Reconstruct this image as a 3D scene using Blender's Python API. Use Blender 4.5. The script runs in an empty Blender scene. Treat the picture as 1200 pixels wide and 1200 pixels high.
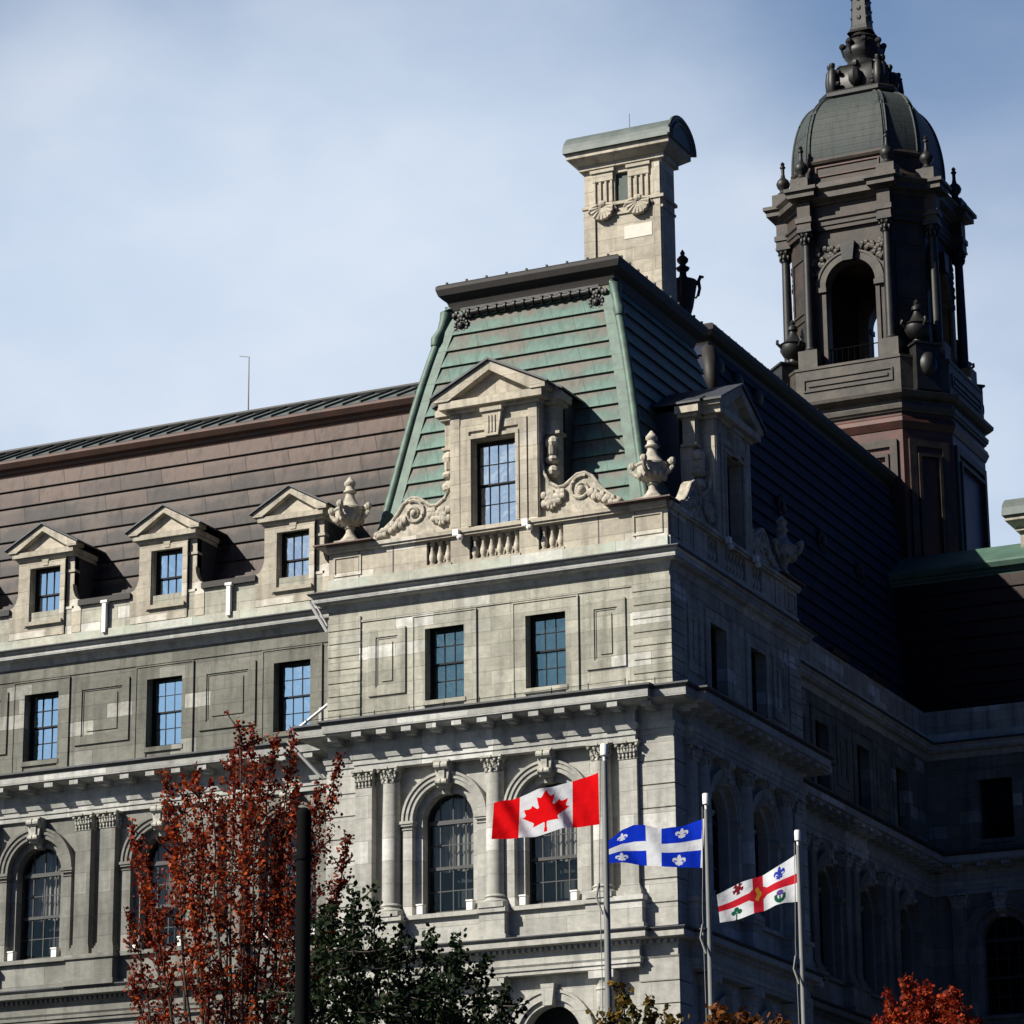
import bpy, bmesh, math, random
import numpy as np
from mathutils import Vector, Matrix
random.seed(7); rng=np.random.default_rng(7)
scene=bpy.context.scene
COL=scene.collection
# ------------------------------------------------------------------ camera
F_PX,TH,YA,RO=3783.75,.293499,-.43885,-.009073
Fw=Vector((math.sin(YA)*math.cos(TH),math.cos(YA)*math.cos(TH),math.sin(TH)))
Rt=Vector((math.cos(YA),-math.sin(YA),0)); Up=Rt.cross(Fw)
CR=math.cos(RO)*Rt+math.sin(RO)*Up; CU=-math.sin(RO)*Rt+math.cos(RO)*Up
CAM=Vector((32.2,-78.66,1.7))
cd=bpy.data.cameras.new('camera'); cam=bpy.data.objects.new('camera',cd); COL.objects.link(cam)
cd.sensor_width=36; cd.lens=F_PX*36/1200; cd.clip_start=.5; cd.clip_end=6000
m=Matrix((CR,CU,-Fw)).transposed().to_4x4(); m.translation=CAM; cam.matrix_world=m
scene.camera=cam
def ray(px,py): return Fw*F_PX+CR*(px-600)-CU*(py-600)
# ------------------------------------------------------------------ sun and sky
SUN=Vector((.88,1,-1.0)).normalized()          # direction the light travels
sl=bpy.data.lights.new('sun','SUN'); sl.energy=5.0; sl.angle=math.radians(.5); sl.color=(1,.95,.86)
so=bpy.data.objects.new('sun',sl); COL.objects.link(so); so.rotation_euler=SUN.to_track_quat('-Z','Y').to_euler()
w=bpy.data.worlds.new('World'); scene.world=w; w.use_nodes=True
nt=w.node_tree; nt.nodes.clear(); N=nt.nodes.new; LK=nt.links.new
elev=math.asin(-SUN.z); azim=math.atan2(-SUN.x,-SUN.y)
sky=N('ShaderNodeTexSky'); sky.sky_type='NISHITA'; sky.sun_disc=False; sky.sun_elevation=elev; sky.sun_rotation=azim
sky.air_density=1.0; sky.dust_density=.4; sky.ozone_density=3
bg=N('ShaderNodeBackground'); out=N('ShaderNodeOutputWorld'); tc=N('ShaderNodeTexCoord')
bg.inputs[1].default_value=.05
def wmath(op,a,b=None,c=None,clamp=False):
    n=N('ShaderNodeMath'); n.operation=op; n.use_clamp=clamp
    for i,v in enumerate((a,b,c)):
        if v is None: continue
        if isinstance(v,(int,float)): n.inputs[i].default_value=v
        else: LK(v,n.inputs[i])
    return n.outputs[0]
def wdot(v):
    n=N('ShaderNodeVectorMath'); n.operation='DOT_PRODUCT'; LK(tc.outputs['Generated'],n.inputs[0]); n.inputs[1].default_value=tuple(v); return n.outputs['Value']
def wmap(val,a,b,c=0.,d=1.):
    n=N('ShaderNodeMapRange'); n.interpolation_type='SMOOTHSTEP'; n.inputs[1].default_value=a; n.inputs[2].default_value=b; n.inputs[3].default_value=c; n.inputs[4].default_value=d; LK(val,n.inputs[0]); return n.outputs[0]
def wmix(f,a,b,mode='MIX'):
    n=N('ShaderNodeMix'); n.data_type='RGBA'; n.blend_type=mode
    if isinstance(f,(int,float)): n.inputs[0].default_value=f
    else: LK(f,n.inputs[0])
    for i,v in ((6,a),(7,b)):
        if isinstance(v,tuple): n.inputs[i].default_value=(*v,1)
        else: LK(v,n.inputs[i])
    return n.outputs[2]
def wnoise(scale,det=5,rough=.55,stretch=(1,1,1),off=(0,0,0)):
    mp=N('ShaderNodeMapping'); mp.inputs['Scale'].default_value=stretch; mp.inputs['Location'].default_value=off; LK(tc.outputs['Generated'],mp.inputs[0])
    n=N('ShaderNodeTexNoise'); n.inputs['Scale'].default_value=scale; n.inputs['Detail'].default_value=det; n.inputs['Roughness'].default_value=rough; LK(mp.outputs[0],n.inputs['Vector']); return n.outputs[0]
n1=wnoise(3.2,3,.45,(1,1,1.8),(3.1,.4,1.2)); n2=wnoise(9,5,.5,(1,1,1.8),(1,5,2))
cl=wmath('ADD',wmath('MULTIPLY',n1,.70),wmath('MULTIPLY',n2,.30))
cdir=ray(430,310).normalized()
near=wmap(wdot(cdir),math.cos(math.radians(10.5)),math.cos(math.radians(.5)))
low=wmap(wdot((0,0,1)),math.sin(math.radians(25)),math.sin(math.radians(16)))
cover=wmath('ADD',wmath('ADD',wmath('MULTIPLY',near,.92),wmath('MULTIPLY',low,.45)),wmath('SUBTRACT',wmath('MULTIPLY',wmath('SUBTRACT',cl,.47),1.9),wmap(wdot((0,0,1)),math.sin(math.radians(21)),math.sin(math.radians(27)),0,.36)))
cover=wmap(cover,-.55,1.08)
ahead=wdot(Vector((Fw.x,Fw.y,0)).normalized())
blue=wmix(1.,wmix(wmap(ahead,.2,.8),(1.,1.,1.),(1.62,1.68,1.72)),sky.outputs[0],'MULTIPLY')
cloudcol=wmix(wmap(n2,.3,.7),(7.9,9.3,11.3),(9.7,10.7,12.2))
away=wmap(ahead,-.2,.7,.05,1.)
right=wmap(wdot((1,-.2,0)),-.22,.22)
blue=wmix(right,blue,wmix(1.,blue,(.03,.17,.46),'MULTIPLY'))  # off-frame sky on the right dimmed and blued to darken shaded walls
zen=wmap(wdot((0,0,1)),.75,.95)
blue=wmix(zen,blue,wmix(1.,blue,(.25,.3,.4),'MULTIPLY'))  # overhead sky dimmed as well, to cut fill light
r2=ray(620,590).normalized(); r2=Vector((r2.x,-r2.y,r2.z))
unseen_cloud=wmath('MULTIPLY',wmap(wdot(r2),math.cos(math.radians(9)),math.cos(math.radians(2.5))),wmap(n2,.38,.62,.25,1.))  # unseen cloud behind the camera, added to brighten window reflections
skycol=wmix(wmath('MAXIMUM',wmath('MULTIPLY',wmath('MULTIPLY',cover,away),wmath('SUBTRACT',1.,right)),unseen_cloud),blue,cloudcol)
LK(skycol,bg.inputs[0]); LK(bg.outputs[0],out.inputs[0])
scene.view_settings.view_transform='Standard'; scene.view_settings.look='None'; scene.view_settings.exposure=.62; scene.view_settings.gamma=1

# ------------------------------------------------------------------ materials
class NT:
    def __init__(s,name):
        s.m=bpy.data.materials.new(name); s.m.use_nodes=True; s.t=s.m.node_tree
        s.b=s.t.nodes['Principled BSDF']; s.tc=s.N('ShaderNodeTexCoord')
    def N(s,k,**kw):
        n=s.t.nodes.new(k)
        for a,b in kw.items(): setattr(n,a,b)
        return n
    def L(s,a,b): s.t.links.new(a,b)
    def inp(s,n,i,v):
        if v is None: return
        if isinstance(v,tuple) and len(v)==3 and n.inputs[i].type=='RGBA': n.inputs[i].default_value=(*v,1)
        elif isinstance(v,(int,float,tuple)): n.inputs[i].default_value=v
        else: s.L(v,n.inputs[i])
    def math(s,op,a,b=None,c=None,clamp=False):
        n=s.N('ShaderNodeMath',operation=op,use_clamp=clamp)
        for i,v in enumerate((a,b,c)): s.inp(n,i,v)
        return n.outputs[0]
    def mix(s,f,a,b,mode='MIX'):
        n=s.N('ShaderNodeMix',data_type='RGBA',blend_type=mode); s.inp(n,0,f); s.inp(n,6,a); s.inp(n,7,b); return n.outputs[2]
    def mr(s,v,a,b,c=0.,d=1.):
        n=s.N('ShaderNodeMapRange'); s.inp(n,0,v)
        for i,x in enumerate((a,b,c,d)): n.inputs[i+1].default_value=x
        return n.outputs[0]
    def xz(s,zoff=0.):
        "facade coordinates: along the wall and height"
        sp=s.N('ShaderNodeSeparateXYZ'); s.L(s.tc.outputs['Object'],sp.inputs[0])
        cb=s.N('ShaderNodeCombineXYZ'); s.L(s.math('ADD',sp.outputs[0],sp.outputs[1]),cb.inputs[0]); s.L(s.math('ADD',sp.outputs[2],zoff),cb.inputs[1]); return cb.outputs[0]
    def noise(s,scale,det=4,rough=.55,vec=None,st=None):
        v=vec if vec is not None else s.tc.outputs['Object']
        if st: 
            mp=s.N('ShaderNodeMapping'); mp.inputs['Scale'].default_value=st; s.L(v,mp.inputs[0]); v=mp.outputs[0]
        n=s.N('ShaderNodeTexNoise'); n.inputs['Scale'].default_value=scale; n.inputs['Detail'].default_value=det; n.inputs['Roughness'].default_value=rough; s.L(v,n.inputs['Vector']); return n.outputs[0]
    def brick(s,vec,bw,bh,c1=(0,0,0),c2=(1,1,1),mor=(0,0,0),ms=.012,off=.5,bias=0.):
        n=s.N('ShaderNodeTexBrick'); s.L(vec,n.inputs['Vector']); n.offset=off
        for k,v in (('Color1',(*c1,1)),('Color2',(*c2,1)),('Mortar',(*mor,1)),('Scale',1.),('Mortar Size',ms),('Mortar Smooth',.3),('Bias',bias),('Brick Width',bw),('Row Height',bh)): n.inputs[k].default_value=v
        return n
    def ramp(s,f,stops,interp='LINEAR'):
        n=s.N('ShaderNodeValToRGB'); s.L(f,n.inputs[0]); r=n.color_ramp; r.interpolation=interp
        while len(r.elements)<len(stops): r.elements.new(.5)
        for e,(p,c) in zip(r.elements,stops): e.position=p; e.color=(*c,1)
        return n.outputs[0]
    def bump(s,h,st=.3,dist=.02):
        n=s.N('ShaderNodeBump'); n.inputs['Strength'].default_value=st; n.inputs['Distance'].default_value=dist; s.L(h,n.inputs['Height']); s.L(n.outputs[0],s.b.inputs['Normal'])
def stone(name,base,dark,light,bw=1.15,bh=.385,stain=.5,lightfrac=.12,joint=.35,zoff=0.,rust=0.):
    s=NT(name); v=s.xz(zoff); br=s.brick(v,bw,bh,ms=.011)
    c=s.ramp(br.outputs['Color'],[(0,tuple(a*.72+b*.28 for a,b in zip(base,dark))),(.5-lightfrac,base),(.93-lightfrac*1.2,tuple(a*.5+b*.5 for a,b in zip(base,dark))),(1-lightfrac,light)],'LINEAR')
    big=s.noise(.55,6,.62); c=s.mix(s.math('MULTIPLY',s.mr(big,.42,.66),stain),c,dark)
    st=s.noise(1.3,3,.5,st=(2.6,2.6,.25)); c=s.mix(s.math('MULTIPLY',s.mr(st,.48,.70),stain*.9),c,tuple(x*.6 for x in dark))
    fine=s.noise(4.5,6,.7,st=(1,1,1.5)); c=s.mix(.8,c,s.mix(s.mr(fine,.3,.72),(.72,.72,.72),(1.18,1.18,1.16)),'MULTIPLY')
    pit=s.noise(21,4,.7,st=(.6,.6,2.2)); c=s.mix(s.mr(pit,.58,.74,0,.55),c,dark)
    if rust: c=s.mix(s.mr(s.noise(.9,4,.6),.5,.68,0,rust),c,(.42,.52,.44))
    c=s.mix(s.math('MULTIPLY',br.outputs['Fac'],joint),c,tuple(x*.35 for x in dark))
    s.L(c,s.b.inputs['Base Color']); s.b.inputs['Roughness'].default_value=.88
    h=s.math('SUBTRACT',s.math('ADD',s.math('MULTIPLY',fine,.6),s.math('MULTIPLY',pit,.7)),s.math('MULTIPLY',br.outputs['Fac'],.9)); s.bump(h,.45,.02)
    return s.m
def plain(name,col,rough=.6,metal=0.,var=.25,scale=3.,bump=.15,col2=None):
    s=NT(name); n=s.noise(scale,5,.6)
    c2=col2 or tuple(x*(1-var) for x in col)
    s.L(s.mix(s.mr(n,.35,.65),col,c2),s.b.inputs['Base Color']); s.b.inputs['Roughness'].default_value=rough; s.b.inputs['Metallic'].default_value=metal
    if bump: s.bump(s.noise(scale*6,4,.6),bump,.01)
    return s.m
def copper(name,rowh,z0,low,mid,top,dark,pw=1.05,rough=.55,rows=None):
    "sheet copper in lapped rows: each row weathers from `top` (sheltered) down to `low`"
    s=NT(name); sp=s.N('ShaderNodeSeparateXYZ'); s.L(s.tc.outputs['Object'],sp.inputs[0])
    z=s.math('DIVIDE',s.math('SUBTRACT',sp.outputs[2],z0),rowh); fr=s.math('FRACT',z)
    v=s.N('ShaderNodeCombineXYZ'); s.L(s.math('ADD',sp.outputs[0],sp.outputs[1]),v.inputs[0]); s.L(s.math('SUBTRACT',sp.outputs[2],z0),v.inputs[1])
    br=s.brick(v.outputs[0],pw,rowh,ms=.016,off=.37)
    wob=s.noise(1.6,5,.65); wob2=s.noise(.45,4,.6); fin=s.noise(9,5,.7,st=(1,1,.4))
    f=s.math('ADD',fr,s.math('MULTIPLY',s.math('SUBTRACT',wob,.5),.9)); f=s.math('ADD',f,s.math('MULTIPLY',s.math('SUBTRACT',wob2,.5),.9)); f=s.math('ADD',f,s.math('MULTIPLY',s.math('SUBTRACT',br.outputs['Color'],.5),.22))
    c=s.ramp(f,[(.0,low),(.5,mid),(.70,tuple((a+b)/2 for a,b in zip(mid,top))),(.9,top)])
    if rows:
        zz=s.math('ADD',s.math('ADD',s.math('MULTIPLY',s.math('FLOOR',z),rowh),z0),s.math('MULTIPLY',s.math('SUBTRACT',br.outputs['Color'],.5),1.0)); c=s.mix(s.mr(zz,rows[1],rows[2],0,.8),c,rows[0])
    pt=s.noise(.8,5,.62); c=s.mix(s.mr(pt,.5,.64,0,.65),c,top)
    dr=s.noise(1.7,4,.6,st=(2.2,2.2,.16)); c=s.mix(s.mr(dr,.52,.68,0,.5),c,dark)
    c=s.mix(.75,c,s.mix(s.mr(fin,.3,.7),(.74,.74,.74),(1.16,1.16,1.16)),'MULTIPLY')
    c=s.mix(.35,c,s.mix(br.outputs['Color'],(.8,.8,.8),(1.15,1.15,1.15)),'MULTIPLY')
    c=s.mix(s.math('MULTIPLY',br.outputs['Fac'],.55),c,dark)
    s.L(c,s.b.inputs['Base Color']); s.b.inputs['Roughness'].default_value=rough; s.b.inputs['Specular IOR Level'].default_value=.15
    s.bump(s.math('ADD',s.math('MULTIPLY',wob,.6),s.math('ADD',s.math('MULTIPLY',fin,.3),s.math('MULTIPLY',br.outputs['Fac'],.5))),.35,.03)
    return s.m
def glass(name,body,refl,tint=(.8,.88,1),rough=.03,tr=0.,wave=.35):
    s=NT(name); t=s.t; t.nodes.remove(s.b)
    g=s.N('ShaderNodeBsdfGlossy'); g.inputs['Color'].default_value=(*tint,1); g.inputs['Roughness'].default_value=rough
    d=s.N('ShaderNodeBsdfDiffuse'); d.inputs['Color'].default_value=(*body,1); base=d.outputs[0]
    if tr:
        tp=s.N('ShaderNodeBsdfTransparent'); mx=s.N('ShaderNodeMixShader'); mx.inputs[0].default_value=tr; s.L(base,mx.inputs[1]); s.L(tp.outputs[0],mx.inputs[2]); base=mx.outputs[0]
    mx=s.N('ShaderNodeMixShader'); mx.inputs[0].default_value=refl; s.L(base,mx.inputs[1]); s.L(g.outputs[0],mx.inputs[2])
    bp=s.N('ShaderNodeBump'); bp.inputs['Strength'].default_value=wave; bp.inputs['Distance'].default_value=.05; s.L(s.noise(1.1,3,.5,vec=s.N('ShaderNodeNewGeometry').outputs['Position']),bp.inputs['Height']); s.L(bp.outputs[0],g.inputs['Normal'])
    s.L(mx.outputs[0],t.nodes['Material Output'].inputs[0]); return s.m
M={}
M['warm']=stone('warm_limestone',(.53,.475,.38),(.25,.225,.18),(.64,.60,.52),1.3,.42,.55,.05,.3)
M['plinth']=stone('copper_stained_stone',(.50,.49,.41),(.30,.31,.26),(.6,.6,.55),1.6,.9,.35,.06,.3,rust=.55)
M['attic']=stone('attic_limestone',(.46,.445,.37),(.19,.185,.15),(.64,.63,.58),1.2,.385,.62,.08,.3,zoff=.05)
M['lower']=stone('grey_limestone',(.45,.44,.395),(.22,.215,.195),(.58,.57,.53),1.6,.64,.42,.08,.22,zoff=.24)
M['wingattic']=stone('weathered_limestone',(.20,.198,.165),(.08,.08,.066),(.42,.415,.37),.9,.45,.6,.10,.25)  # weathered tone, partly lowered to imitate vignette
M['winglower']=stone('dimmed_wing_limestone',(.225,.22,.195),(.095,.094,.08),(.30,.295,.265),1.6,.64,.5,.06,.2)  # weathered grey stone, darkened further to stand in for vignette
M['fascia']=stone('cornice_stone',(.43,.43,.40),(.2,.2,.19),(.58,.58,.55),2.2,2.,.45,.1,.3)
M['plainstone']=plain('carved_stone',(.46,.45,.39),.9,0,.35,5,.8,(.24,.235,.2))
M['warmcarved']=plain('carved_warm_stone',(.50,.445,.36),.9,0,.4,5,.9,(.25,.235,.19))
M['flash']=plain('lead_flashing',(.055,.058,.065),.55,.2,.4,4,.2)
M['green']=copper('green_copper_sheet',.53,27.60,(.13,.215,.178),(.105,.17,.145),(.145,.13,.108),(.05,.09,.07))
M['brown']=copper('brown_copper_sheet',.60,27.35,(.034,.030,.029),(.042,.035,.032),(.098,.075,.062),(.012,.010,.009),1.5,rows=((.115,.075,.06),30.6,31.9))
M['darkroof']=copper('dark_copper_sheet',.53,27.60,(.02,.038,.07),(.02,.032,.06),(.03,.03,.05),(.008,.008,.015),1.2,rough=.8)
M['redroof']=copper('dark_red_copper_sheet',.60,27.35,(.02,.011,.01),(.024,.012,.01),(.03,.016,.014),(.01,.006,.006),1.2)
M['gutter']=plain('dark_bronze_gutter',(.018,.014,.012),.65,.1,.4,3,.2)
M['redgutter']=plain('red_brown_copper_gutter',(.075,.035,.025),.5,.3,.5,2,.2,(.05,.028,.02))
M['roll']=plain('pale_green_copper',(.085,.145,.11),.6,.1,.5,3,.3,(.05,.08,.065))
M['seam']=plain('grey_green_copper',(.12,.14,.13),.6,.1,.3,2,.2,(.075,.095,.085))
M['seamrib']=plain('dark_seam',(.03,.03,.03),.6,.1,.3,2,0)
M['shelf']=plain('brown_metal_shelf',(.09,.05,.04),.5,.3,.4,4,.1)
M['bronze']=plain('dark_weathered_bronze',(.022,.021,.019),.5,.3,.5,2.5,.35,(.01,.01,.01))
M['towerstone']=plain('brown_patina_metal',(.046,.031,.022),.6,.1,.5,1.6,.5,(.016,.012,.009))
M['towergrey']=plain('grey_patina_metal',(.066,.055,.042),.6,.1,.4,1.6,.5,(.026,.022,.017))
M['towerred']=plain('red_brown_metal',(.075,.024,.014),.5,.15,.5,1.5,.2,(.04,.014,.01))
M['dome']=copper('grey_green_dome_copper',.28,51.2,(.052,.066,.064),(.048,.058,.056),(.06,.066,.06),(.022,.025,.024),40.)
M['greenroof']=plain('bright_green_copper',(.085,.16,.115),.6,.1,.4,1.2,.2,(.055,.11,.08))
M['ventdark']=plain('dark_green_vent',(.02,.045,.035),.6,0,.4,4,0)
M['glassblack']=glass('unlit_window_glass',(.002,.003,.004),.03,(.7,.9,1.))
M['sash']=plain('dark_window_frame',(.008,.008,.012),.85,0,.2,4,0)
M['sashgrey']=plain('grey_window_frame',(.035,.035,.035),.5,0,.2,4,0)
M['glassblue']=glass('reflecting_window_glass',(.01,.02,.04),.85,(.70,.90,1.))
M['glasspale']=glass('pale_reflecting_glass',(.02,.03,.04),.80,(.86,.95,1.))
M['glassdark']=glass('dark_window_glass',(.004,.008,.009),.035,(.7,.9,1.),tr=.9)
M['glassmid']=glass('half_reflecting_glass',(.015,.03,.035),.26,(.6,.95,1.),tr=.3)
M['curtain']=plain('grey_curtain',(.26,.26,.24),.9,0,.3,3,0)
M['interior']=plain('dark_interior',(.012,.02,.02),.9,0,.2,1,0)
M['white']=plain('white_plastic',(.78,.76,.72),.5,0,.1,3,0)
M['pole']=plain('grey_painted_pole',(.19,.195,.185),.5,0.,.15,2,.05)
M['black']=plain('black_painted_metal',(.0015,.0018,.002),.8,0.,.3,3,0); M['black'].node_tree.nodes['Principled BSDF'].inputs['Specular IOR Level'].default_value=.08
M['rope']=plain('halyard_rope',(.2,.2,.19),.8,0,.2,6,0)
M['bark']=plain('tree_bark',(.06,.045,.035),.9,0,.5,8,.5)
M['back']=plain('plain_rear_wall',(.25,.24,.21),.9,0,.3,1,.1)

# ------------------------------------------------------------------ mesh helpers
class MB:
    def __init__(s): s.v=[]; s.f=[]; s.mi=[]
    def add(s,v,f,mi=0):
        b=len(s.v); s.v+=[tuple(p) for p in v]; s.f+=[tuple(i+b for i in q) for q in f]; s.mi+=[mi]*len(f)
    def box(s,x0,x1,y0,y1,z0,z1,mi=0):
        s.add([(x0,y0,z0),(x1,y0,z0),(x1,y1,z0),(x0,y1,z0),(x0,y0,z1),(x1,y0,z1),(x1,y1,z1),(x0,y1,z1)],
              [(0,3,2,1),(4,5,6,7),(0,1,5,4),(1,2,6,5),(2,3,7,6),(3,0,4,7)],mi)
    def prism(s,poly,y0,y1,mi=0):
        "polygon in x,z extruded between y0 (front) and y1"
        n=len(poly); s.add([(x,y0,z) for x,z in poly]+[(x,y1,z) for x,z in poly],[tuple(range(n)),tuple(range(2*n-1,n-1,-1))]+[(i,i+n,(i+1)%n+n,(i+1)%n) for i in range(n)],mi)
    def lathe(s,prof,c=(0,0,0),n=20,mi=0,half=None):
        v=[];f=[]
        for r,z in prof:
            for k in range(n): a=2*math.pi*k/n; v.append((c[0]+r*math.cos(a),c[1]+r*math.sin(a),c[2]+z))
        for i in range(len(prof)-1):
            for k in range(n): f.append((i*n+k,i*n+(k+1)%n,(i+1)*n+(k+1)%n,(i+1)*n+k))
        f.append(tuple(range(n-1,-1,-1))); f.append(tuple((len(prof)-1)*n+k for k in range(n)))
        s.add(v,f,mi)
    def tube(s,pts,rad,n=8,mi=0):
        pts=[Vector(p) for p in pts]
        if not hasattr(rad,'__len__'): rad=[rad]*len(pts)
        v=[];f=[]; ref=Vector((0,0,1))
        for i,p in enumerate(pts):
            d=(pts[min(i+1,len(pts)-1)]-pts[max(i-1,0)])
            if d.length<1e-9: d=Vector((0,0,1))
            d.normalize(); a=d.cross(Vector((0,0,1)) if abs(d.z)<.9 else Vector((0,1,0))).normalized(); b=d.cross(a)
            for k in range(n): t=2*math.pi*k/n; v.append(p+(a*math.cos(t)+b*math.sin(t))*rad[i])
        for i in range(len(pts)-1):
            for k in range(n): f.append((i*n+k,i*n+(k+1)%n,(i+1)*n+(k+1)%n,(i+1)*n+k))
        f.append(tuple(range(n-1,-1,-1))); f.append(tuple((len(pts)-1)*n+k for k in range(n))); s.add(v,f,mi)
    def ell(s,c,r,n=8,mm=5,mi=0):
        v=[(c[0],c[1],c[2]-r[2])]; f=[]
        for i in range(1,mm):
            t=math.pi*i/mm-math.pi/2
            for k in range(n): a=2*math.pi*k/n; v.append((c[0]+r[0]*math.cos(t)*math.cos(a),c[1]+r[1]*math.cos(t)*math.sin(a),c[2]+r[2]*math.sin(t)))
        v.append((c[0],c[1],c[2]+r[2])); L=len(v)-1
        for k in range(n): f.append((0,1+(k+1)%n,1+k))
        for i in range(mm-2):
            for k in range(n): f.append((1+i*n+k,1+i*n+(k+1)%n,1+(i+1)*n+(k+1)%n,1+(i+1)*n+k))
        for k in range(n): f.append((1+(mm-2)*n+k,1+(mm-2)*n+(k+1)%n,L))
        s.add(v,f,mi)
    def sweep(s,path,prof,closed=False,mi=0,side=1):
        "path: plan points (outward is to the right of travel when side=1); prof: (d outward, z)"
        P=[Vector(p) for p in path]; n=len(P); offs=[]
        for i in range(n):
            def nrm(a,b):
                d=(b-a).normalized(); return Vector((d.y,-d.x))*side
            if closed or 0<i<n-1: a=nrm(P[i-1],P[i]); b=nrm(P[i],P[(i+1)%n]); m_=(a+b); m_=m_/max(m_.dot(a),.2)
            elif i==0: m_=nrm(P[0],P[1])
            else: m_=nrm(P[-2],P[-1])
            offs.append(m_)
        k=len(prof); v=[]
        for p,o in zip(P,offs):
            for d,z in prof: q=p+o*d; v.append((q.x,q.y,z))
        f=[]; R=n if closed else n-1
        for i in range(R):
            j=(i+1)%n
            for a in range(k-1): f.append((i*k+a,j*k+a,j*k+a+1,i*k+a+1))
        if not closed: f.append(tuple(range(k))); f.append(tuple((n-1)*k+a for a in range(k-1,-1,-1)))
        s.add(v,f,mi)
    def obj(s,name,mats,parent=None,loc=(0,0,0),rz=0.,smooth=False,recalc=True,bevel=0):
        me=bpy.data.meshes.new(name); me.from_pydata(s.v,[],s.f)
        for mt in (mats if isinstance(mats,(list,tuple)) else [mats]): me.materials.append(M[mt] if isinstance(mt,str) else mt)
        me.polygons.foreach_set('material_index',s.mi)
        if recalc:
            bm=bmesh.new(); bm.from_mesh(me); bmesh.ops.recalc_face_normals(bm,faces=bm.faces); bm.to_mesh(me); bm.free()
        me.update()
        if smooth: me.polygons.foreach_set('use_smooth',[True]*len(me.polygons)); 
        o=bpy.data.objects.new(name,me); COL.objects.link(o); o.location=loc; o.rotation_euler=(0,0,rz)
        if smooth=='auto':
            me.set_sharp_from_angle(angle=math.radians(40))
        if bevel:
            b=o.modifiers.new('bevel','BEVEL'); b.width=bevel; b.segments=1; b.limit_method='ANGLE'; b.angle_limit=math.radians(50)
        if parent: o.parent=parent
        return o
def empty(name,loc=(0,0,0)):
    o=bpy.data.objects.new(name,None); COL.objects.link(o); o.location=loc; return o
def tag(o,label=None,cat=None,group=None,kind=None):
    for k,v in (('label',label),('category',cat),('group',group),('kind',kind)):
        if v: o[k]=v
    return o
def dup(o,parent,loc,rz=0.,glassmat=None):
    c=o.copy(); COL.objects.link(c); c.parent=parent; c.location=loc; c.rotation_euler=(0,0,rz)
    for ch in o.children:
        g=ch.copy(); COL.objects.link(g); g.parent=c
        if glassmat and ch.name.startswith('glass'):
            g.data=ch.data.copy(); g.data.materials[0]=M[glassmat]
    return c
HALL=tag(empty('city_hall'),'grey limestone city hall with green copper mansard roof, dormers and domed bell tower','building')
R90=math.pi/2
FR=((0,0,0),0.); SD=((0,0,0),R90)
YW=1.5; XW=-1.54; YF=26.9; W=10.55; DP=10.1
# ------------------------------------------------------------------ walls with openings (local facade coordinates: x along, -y outward, z up)
def wall(b,x0,x1,z0,z1,ops,y=0.,rev=.4,mi=0):
    "ops: (xa,xb,za,zb,arched)"
    xs=sorted({x0,x1}|{o[0] for o in ops}|{o[1] for o in ops}); 
    zs={z0,z1}
    for o in ops:
        zs|={o[2],o[3]}
        if o[4]: zs.add(o[3]+(o[1]-o[0])/2+.02)
    zs=sorted(z for z in zs if z0-1e-6<=z<=z1+1e-6)
    for i in range(len(xs)-1):
        for j in range(len(zs)-1):
            cx=(xs[i]+xs[i+1])/2; cz=(zs[j]+zs[j+1])/2; skip=False
            for xa,xb,za,zb,ar in ops:
                top=zb+((xb-xa)/2+.02 if ar else 0)
                if xa<cx<xb and za<cz<top: skip=True
            if not skip: b.add([(xs[i],y,zs[j]),(xs[i+1],y,zs[j]),(xs[i+1],y,zs[j+1]),(xs[i],y,zs[j+1])],[(0,1,2,3)],mi)
    for xa,xb,za,zb,ar in ops:
        b.add([(xa,y,za),(xa,y+rev,za),(xa,y+rev,zb),(xa,y,zb)],[(0,1,2,3)],mi); b.add([(xb,y,za),(xb,y+rev,za),(xb,y+rev,zb),(xb,y,zb)],[(0,1,2,3)],mi)
        b.add([(xa,y,za),(xb,y,za),(xb,y+rev,za),(xa,y+rev,za)],[(0,1,2,3)],mi)
        if not ar: b.add([(xa,y,zb),(xb,y,zb),(xb,y+rev,zb),(xa,y+rev,zb)],[(0,1,2,3)],mi)
        else:
            r=(xb-xa)/2; cx=(xa+xb)/2; n=24; top=zb+r+.02
            for k in range(n):
                a0=math.pi*k/n; a1=math.pi*(k+1)/n; p=(cx+r*math.cos(a0),zb+r*math.sin(a0)); q=(cx+r*math.cos(a1),zb+r*math.sin(a1))
                b.add([(p[0],y,p[1]),(q[0],y,q[1]),(q[0],y,top),(p[0],y,top)],[(0,1,2,3)],mi)
                b.add([(p[0],y,p[1]),(q[0],y,q[1]),(q[0],y+rev,q[1]),(p[0],y+rev,p[1])],[(0,1,2,3)],mi)
def frame_rect(b,x0,x1,z0,z1,wd,y0,y1,mi=0,bottom=True):
    b.box(x0,x0+wd,y0,y1,z0,z1,mi); b.box(x1-wd,x1,y0,y1,z0,z1,mi); b.box(x0+wd,x1-wd,y0,y1,z1-wd,z1,mi)
    if bottom: b.box(x0+wd,x1-wd,y0,y1,z0,z0+wd,mi)
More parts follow.
